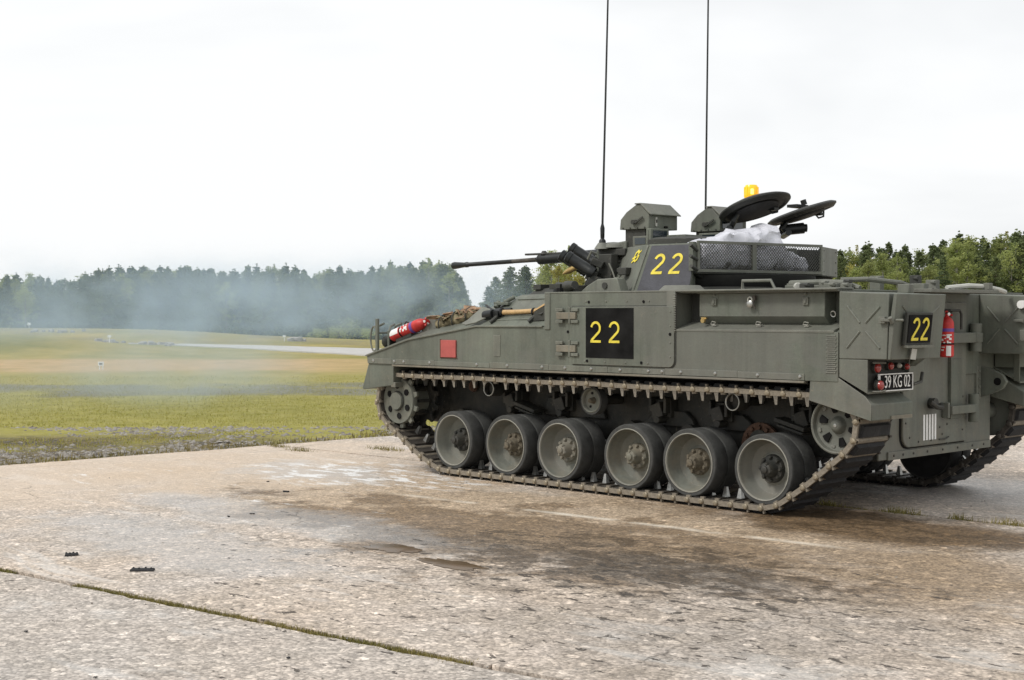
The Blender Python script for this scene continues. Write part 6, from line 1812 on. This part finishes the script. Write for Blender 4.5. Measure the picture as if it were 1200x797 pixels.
marker(128, 400, 67, 0.38, 0.17, 'narrow white marker post beside the stone heap on the grass bank', legs=1)
marker(34, 385, 80, 0.30, 0.20, 'small white marker board on the crest of the bank at the far left', legs=1)
marker(333, 402, 73, 0.33, 0.15, 'white marker post on the bank beyond the far road', legs=1)
def heap(px, dp, n, spread, s0, label, seed):
    c = W((px - 600) / F * dp, dp); q = MB(); rn = random.Random(seed)
    r_ = empty('stone_heap', (c.x, c.y, ground_h(c.x, c.y))); tag(r_, label, 'stone heap', 'stone heaps on the far bank')
    for k in range(n):
        s_ = s0 * rn.uniform(.5, 1.2); x, y = rn.gauss(0, spread), rn.gauss(0, spread * .5)
        q = MB(); p = c + RGT * x + DIR * y
        off = Vector((p.x - c.x, p.y - c.y, ground_h(p.x, p.y) - ground_h(c.x, c.y) + s_ * .2))
        q.boxc((0, 0, 0), (s_ * 1.3, s_, s_ * .8), Matrix.Rotation(rn.uniform(0, 3), 3, 'Z') @ Matrix.Rotation(rn.uniform(-.5, .5), 3, 'X'))
        q.build('stone', M['heapstone'], r_, loc=off, bevel=s_ * .15)
M['heapstone'] = mat('heap_stone', (0.33, 0.31, 0.29), .9, 0, .35, 3)
heap(160, 68, 26, 1.0, .22, 'broken grey stone heap on the bank behind the narrow marker post', 3)
heap(60, 76, 12, .8, .22, 'low scatter of pale stones on the crest at the far left', 4)
heap(342, 74, 6, .3, .30, 'pale boulders beside the marker post beyond the road', 5)

# ================================================================== TREES
M['bark'] = mat('pine_bark', (0.10, 0.075, 0.055), .9, 0, .4, 5)
M['birchbark'] = mat('birch_bark', (0.26, 0.25, 0.22), .8, 0, .5, 7)
M['pine'] = leafcol_mat('pine_needles', (0.110, 0.145, 0.068), (0.225, 0.265, 0.120), .8, rand=.22, trans=.45)
M['spruce'] = leafcol_mat('spruce_needles', (0.080, 0.112, 0.060), (0.160, 0.200, 0.098), .8, rand=.22, trans=.45)
M['birch'] = leafcol_mat('birch_leaves', (0.225, 0.275, 0.095), (0.40, 0.43, 0.16), .7, rand=.20, trans=.5)
M['gold'] = leafcol_mat('autumn_birch_leaves', (0.29, 0.28, 0.075), (0.50, 0.45, 0.12), .9, rand=.2, trans=.5)
def leaves_np(rs, centres, radii_, n_each, size, flat=.6, droop=0.0):
    V = []
    for c, r_, n in zip(centres, radii_, n_each):
        p = rs.normal(0, 1, (n, 3)); p /= np.maximum(1e-6, np.linalg.norm(p, axis=1))[:, None]
        p *= (rs.uniform(0, 1, n) ** .45)[:, None] * r_; p[:, 2] *= flat
        p += c
        d1 = rs.normal(0, 1, (n, 3)); d1 /= np.linalg.norm(d1, axis=1)[:, None]
        d2 = rs.normal(0, 1, (n, 3)); d2 -= (d2 * d1).sum(1)[:, None] * d1; d2 /= np.linalg.norm(d2, axis=1)[:, None]
        s_ = size * rs.uniform(.6, 1.4, n)[:, None]
        V.append(np.stack([p - d1 * s_, p + d1 * s_ * .8 , p + d2 * s_ * 1.0], 1))
    return np.concatenate(V)
def tree_meshes(kind, seed, H=8.0):
    rs = np.random.RandomState(seed); tr = MB()
    bend = rs.normal(0, .10, 2)
    def axis(h): return np.array([bend[0] * math.sin(h / H * 2.2) * h / H, bend[1] * math.sin(h / H * 2.6) * h / H, h])
    hs = [0, .1, .3, .5, .7, .85, .98]
    tr.tube([axis(h * H) for h in hs], [H * .013 * (1 - .93 * h) + .004 for h in hs], 7)
    C, Rr, Nn = [], [], []
    if kind in ('pine', 'spruce'):
        h = H * (.16 if kind == 'pine' else .06)
        while h < H * .97:
            f = h / H
            if kind == 'pine': L_ = H * (.27 * (1 - f) ** .95 * (.75 + .4 * min(1, f / .4)) + .012)
            else: L_ = H * (.25 * (1 - f) ** 1.0 + .010)
            n = rs.randint(4, 7); a0 = rs.uniform(0, 6.28)
            for k in range(n):
                a = a0 + 6.283 * k / n + rs.uniform(-.3, .3); l = L_ * rs.uniform(.55, 1.18)
                rise = (.42 if kind == 'pine' else -.10) * l * rs.uniform(.6, 1.3) + (.25 * l if f > .8 else 0)
                p0 = axis(h); p1 = p0 + np.array([math.cos(a) * l, math.sin(a) * l, rise])
                if l > H * .03: tr.tube([p0, p0 * .4 + p1 * .6 + np.array([0, 0, -.05 * l]), p1], [.022 * (1 - f) + .008, .014, .005], 4)
                m_ = max(2, int(l / (H * .028)))
                for j in range(m_):
                    u = (j + .7) / m_; q_ = p0 + (p1 - p0) * (.25 + .75 * u)
                    C.append(q_ + rs.normal(0, .03, 3)); Rr.append(H * .030 * rs.uniform(.7, 1.25) * (1.15 - .3 * u) * (1 if f < .6 else 1 - 1.5 * (f - .6))); Nn.append(rs.randint(13, 22))
            h += H * rs.uniform(.030, .050) * (1.15 - .5 * f)
        C.append(axis(H)); Rr.append(H * .007); Nn.append(10); C.append(axis(H * .975)); Rr.append(H * .010); Nn.append(10); C.append(axis(H * .95)); Rr.append(H * .012); Nn.append(8)
        V = leaves_np(rs, C, Rr, Nn, H * .0105, .7)
    else:
        cb = H * .22
        nb = 34
        for k in range(nb):
            f = rs.uniform(.0, 1) ** .85; h = cb + (H * .98 - cb) * f; a = rs.uniform(0, 6.28)
            L_ = H * (.20 * math.sin(math.pi * min(.97, (.20 + .78 * f))) ** .8) * rs.uniform(.6, 1.15)
            p0 = axis(h * .86); p1 = axis(h) + np.array([math.cos(a) * L_, math.sin(a) * L_, .1 * L_ + rs.uniform(-.1, .2)])
            tr.tube([p0, (p0 + p1) / 2 + np.array([0, 0, .08 * L_]), p1], [.028 * (1.2 - f), .014, .005], 4)
            for j in range(7):
                u = rs.uniform(.35, 1.1); q_ = p0 + (p1 - p0) * u + rs.normal(0, H * .018, 3)
                C.append(q_); Rr.append(H * .036 * rs.uniform(.6, 1.3)); Nn.append(rs.randint(14, 24))
        for j in range(5): C.append(axis(H * (.93 + .018 * j))); Rr.append(H * .022 * (1 - .15 * j)); Nn.append(12)
        V = leaves_np(rs, C, Rr, Nn, H * .0100, .85)
    me = bpy.data.meshes.new('crown'); me.from_pydata(V.reshape(-1, 3).tolist(), [], np.arange(len(V) * 3).reshape(-1, 3).tolist())
    me.materials.append(M[kind if kind != 'gold' else 'gold'])
    tm_ = tr.mesh('trunk', M['birchbark'] if kind in ('birch', 'gold') else M['bark'])
    return tm_, me
VAR = {}
for kind, ns in (('pine', 6), ('spruce', 4), ('birch', 5), ('gold', 2)):
    VAR[kind] = [tree_meshes(kind, 100 + 17 * i + len(kind), 8.0) for i in range(ns)]
NAME = {'pine': 'pine_tree', 'spruce': 'spruce_tree', 'birch': 'birch_tree', 'gold': 'birch_tree'}
def plant(kind, la, dp, H, label, group, rn, squash=1.0):
    p = W(la, dp); z = ground_h(p.x, p.y)
    r_ = empty(NAME[kind], (p.x, p.y, z - .05), rn.uniform(0, 6.28)); s_ = H / 8.0
    r_.scale = (s_ * squash, s_ * squash, s_)
    tm_, cm_ = rn.choice(VAR[kind])
    for nm, me in (('trunk', tm_), ('crown', cm_)):
        o = bpy.data.objects.new(nm, me); scn.collection.objects.link(o); o.parent = r_
    tag(r_, label, 'tree', group); return r_
rt = random.Random(21)
def where_left(px):
    for lim, ph in ((34, 'left of the small marker on the crest'), (82, 'just right of the small crest marker'), (128, 'above the sandy strip, left of the narrow marker post'), (180, 'above the grey stone heap'), (235, 'above the left end of the far road'), (285, 'above the middle of the far road'), (333, 'just left of the marker post beyond the road'), (385, 'just right of the marker post beyond the road'), (430, 'left of the headlamp guard'), (470, 'above the headlamps of the vehicle'), (510, 'above the red extinguisher on the nose'), (999, 'beneath the gun muzzle, last before the gap')):
        if px < lim: return ph
def where_right(px):
    for lim, ph in ((1000, 'beside the end of the turret basket'), (1035, 'above the near rear bin'), (1070, 'above the rear number plate'), (1105, 'above the white roof hose'), (1145, 'above the rear fire extinguisher'), (1175, 'above the far rear bin'), (9999, 'at the right edge of the wood')):
        if px < lim: return ph
LOOK = {'pine': 'pine', 'spruce': 'spruce', 'birch': 'birch', 'gold': 'yellowing birch'}
def rowname(i, n): return 'front row' if i == 0 else ('back row' if i == n - 1 else 'middle row')
TOPL = [(-120, 322), (0, 321), (50, 324), (75, 328), (110, 318), (140, 312), (170, 313), (200, 311), (240, 314), (262, 318), (290, 311), (335, 310), (365, 318), (400, 313), (425, 319), (455, 306), (490, 308), (510, 304), (528, 312), (542, 330), (552, 348)]
lab_l = {'pine': 'hazy dark pine in the wood across the field behind the smoke', 'spruce': 'hazy dense spruce in the wood across the field behind the smoke', 'birch': 'hazy leafy birch among the pines behind the smoke'}
for row, dp0 in enumerate((150, 154, 158.5, 163, 168)):
    px = -110 + rt.uniform(0, 20)
    while px < 548:
        dp = dp0 + rt.uniform(-1.5, 1.5); la = (px - 600) / F * dp
        ty = lerp_tab(TOPL, px) + (rt.uniform(-3, 7) if row > 0 else rt.uniform(4, 24))
        p = W(la, dp); H = 1.6 + (368 - ty) / F * dp - ground_h(p.x, p.y)
        k = 'pine' if rt.random() < .62 else ('spruce' if rt.random() < .75 else 'birch')
        plant(k, la, dp, H, ('tall ' if H > 9.2 else 'shorter ') + 'hazy %s %s, %s' % (LOOK[k], where_left(px), rowname(row, 5)), {'pine': 'pines of the wood behind the smoke', 'spruce': 'spruces of the wood behind the smoke', 'birch': 'birches of the wood behind the smoke'}[k], rt, rt.uniform(1.1, 1.5))
        px += rt.uniform(9, 17)
TOP2 = [(560, 350), (568, 338), (580, 324), (600, 314), (630, 312), (680, 318), (760, 322), (860, 325), (980, 320)]
for row, dp0 in enumerate((128, 133, 138)):
    px = 571 + row * 4
    while px < 970:
        dp = dp0 + rt.uniform(-1.5, 1.5); la = (px - 600) / F * dp; p = W(la, dp)
        if not (683 < px < 716):
            H = 1.6 + (368 - lerp_tab(TOP2, px) + rt.uniform(-8, 3)) / F * dp - ground_h(p.x, p.y)
            k = 'pine' if rt.random() < .6 else 'spruce'
            plant(k, la, dp, H, 'greyish %s in the copse %s' % ('pine' if k == 'pine' else 'spruce', 'right of the sky gap, under the gun barrel' if px < 600 else ('above the shoulder panel and shovel' if px < 630 else ('behind the birches at the gun sleeve' if px < 700 else 'hidden behind the turret'))), ('pines' if k == 'pine' else 'spruces') + ' of the copse behind the gun barrel', rt, 1.5)
        px += rt.uniform(15, 26) * (1 if px < 700 else 1.6)
for kind, px, ty, dp, lab in [('birch', 646, 294, 84, 'green birch with a pointed crown, behind the middle of the gun barrel'), ('gold', 655, 309, 80, 'yellow autumn birch low behind the gun barrel'), ('birch', 665, 288, 88, 'tall yellow green birch just left of the smoke launchers'), ('gold', 678, 312, 82, 'yellow birch half hidden by the smoke launchers'), ('birch', 640, 312, 90, 'dark green young birch at the left end of the birch clump')]:
    la = (px - 600) / F * dp; p = W(la, dp); plant(kind, la, dp, 1.6 + (368 - ty) / F * dp - ground_h(p.x, p.y), lab, 'birches behind the gun barrel', rt, 1.15)
TOPR = [(940, 300), (975, 297), (1000, 292), (1012, 283), (1030, 288), (1060, 290), (1080, 291), (1105, 284), (1130, 274), (1150, 281), (1172, 276), (1190, 269), (1210, 272), (1330, 268)]
lab_r = {'pine': 'dark green pine in the mixed wood beyond the rear of the vehicle', 'spruce': 'dense young spruce in the mixed wood beyond the rear of the vehicle', 'birch': 'leafy green birch in the mixed wood beyond the rear of the vehicle', 'gold': 'yellowing birch in the mixed wood beyond the rear of the vehicle'}
for row, dp0 in enumerate((88, 92, 96, 100.5)):
    px = 950 + rt.uniform(0, 15)
    while px < 1320:
        dp = dp0 + rt.uniform(-1.2, 1.2); la = (px - 600) / F * dp; p = W(la, dp)
        ty = lerp_tab(TOPR, px) - 3 + (rt.uniform(-3, 7) if row > 1 else rt.uniform(6, 30))
        H = 1.6 + (368 - ty) / F * dp - ground_h(p.x, p.y); u = rt.random()
        k = 'pine' if u < (.32 if row < 2 else .70) else ('spruce' if u < (.45 if row < 2 else .82) else ('birch' if u < .94 else 'gold'))
        plant(k, la, dp, H, ('tall ' if H > 6.0 else 'shorter ') + '%s %s, %s' % (LOOK[k], where_right(px), rowname(row, 4)), {'pine': 'pines', 'spruce': 'spruces', 'birch': 'green birches', 'gold': 'yellowing birches'}[k] + ' of the mixed wood on the right', rt, rt.uniform(.95, 1.25) if k in ('pine', 'spruce') else rt.uniform(1.15, 1.5))
        px += rt.uniform(10, 19)
# undergrowth that closes the foot of the woods
def undergrowth(name, la0f, la1f, dp0, dp1, n, hmax, m_, label):
    rs = np.random.RandomState(len(name)); C, Rr, Nn = [], [], []
    for i in range(n):
        dp = rs.uniform(dp0, dp1); la = rs.uniform(la0f, la1f) * dp; p = W(la, dp); h = hmax * rs.uniform(.15, 1) ** 1.2
        C.append(np.array([p.x, p.y, ground_h(p.x, p.y) + h * .5])); Rr.append(h * .75); Nn.append(26)
    V = leaves_np(rs, C, Rr, Nn, .16, .8)
    me = bpy.data.meshes.new(name); me.from_pydata(V.reshape(-1, 3).tolist(), [], np.arange(len(V) * 3).reshape(-1, 3).tolist()); me.materials.append(m_)
    o = bpy.data.objects.new(name, me); scn.collection.objects.link(o); tag(o, label, 'undergrowth', kind='stuff')
undergrowth('undergrowth', -.45, .26, 146, 172, 2600, 2.6, M['spruce'], 'dark undergrowth filling the foot of the wood behind the smoke')
undergrowth('forest_shrubs', .19, .46, 86, 106, 1500, 2.6, M['birch'], 'green shrubs filling the foot of the mixed wood on the right')
# a few low yellow-green bushes at the wood's edge
for i, (px, h) in enumerate([(395, 1.0), (408, 1.6), (425, 1.1), (30, .8), (372, .8)]):
    dp = 96.0; la = (px - 600) / F * dp; p = W(la, dp)
    rs = np.random.RandomState(i); V = leaves_np(rs, [np.array([rs.normal(0, .4), rs.normal(0, .3), h * rs.uniform(.3, .8)]) for _ in range(9)], [h * .35] * 9, [60] * 9, .06, .9)
    me = bpy.data.meshes.new('bush'); me.from_pydata(V.reshape(-1, 3).tolist(), [], np.arange(len(V) * 3).reshape(-1, 3).tolist()); me.materials.append(M['birch'])
    o = bpy.data.objects.new('bush', me); scn.collection.objects.link(o); o.location = (p.x, p.y, ground_h(p.x, p.y) - .05)
    tag(o, 'low yellow green bush at the foot of the wood beyond the bank', 'bush', 'bushes along the edge of the wood')

# ================================================================== SMOKE
sm_, t, b = base_mat('drifting_smoke')
t.nodes.remove(b)
om = [n_ for n_ in t.nodes if n_.type == 'OUTPUT_MATERIAL'][0]
tcx = N(t, 'ShaderNodeTexCoord'); O_ = tcx.outputs['Object']
s3_ = N(t, 'ShaderNodeSeparateXYZ'); t.links.new(O_, s3_.inputs[0]); LX, LY, LZ = s3_.outputs
n1 = noise(.42, 4, .55, O_, dist=.5, sc=(1, .8, 1.5))
n2 = noise(1.6, 3, .55, O_, dist=.3, sc=(1, .8, 1.3))
puff = rng(mth('ADD', mth('MULTIPLY', n1, .72), mth('MULTIPLY', n2, .28)), .43, .59, .08, 1.0, smooth=True)
up_ = mth('MULTIPLY', rng(LZ, 1.0, 1.45, .0, 1.0, smooth=True), rng(LZ, 1.9, 2.85, 1.0, .0, smooth=True))
side_ = mth('MULTIPLY', rng(LX, -.9, .9, 1.0, 0.0, smooth=True), 1.0)
low = mth('MULTIPLY', rng(LZ, .0, .25), rng(LZ, 1.1, 1.5, 1.0, 0.0))
colm = mth('MULTIPLY', rng(LX, -8.6, -7.2, .25, 1, smooth=True), rng(LX, -4.6, -3.4, 1, .08, smooth=True))
den = mth('ADD', mth('MULTIPLY', up_, side_), mth('MULTIPLY', mth('MULTIPLY', low, colm), .52))
yedge = mth('MULTIPLY', rng(LY, -4.6, -3.2), rng(LY, 3.2, 4.6, 1, 0))
den = mth('MULTIPLY', mth('MULTIPLY', den, puff), mth('MULTIPLY', yedge, .19))
pv = N(t, 'ShaderNodeVolumePrincipled'); pv.inputs['Color'].default_value = (0.68, 0.84, 1.0, 1); pv.inputs['Anisotropy'].default_value = 0.15
t.links.new(den, pv.inputs['Density']); t.links.new(pv.outputs[0], om.inputs['Volume'])
q = MB(); q.box(-12.0, 1.2, -4.8, 4.8, 0.0, 3.1)
so = q.build('smoke', sm_, None, smooth=False)
c_ = W(0, 24.5, 0.03); so.location = c_; so.rotation_euler = (0, 0, math.atan2(RGT.y, RGT.x))
tag(so, 'thin blue grey smoke drifting across the field in front of the wood', 'smoke', kind='stuff')
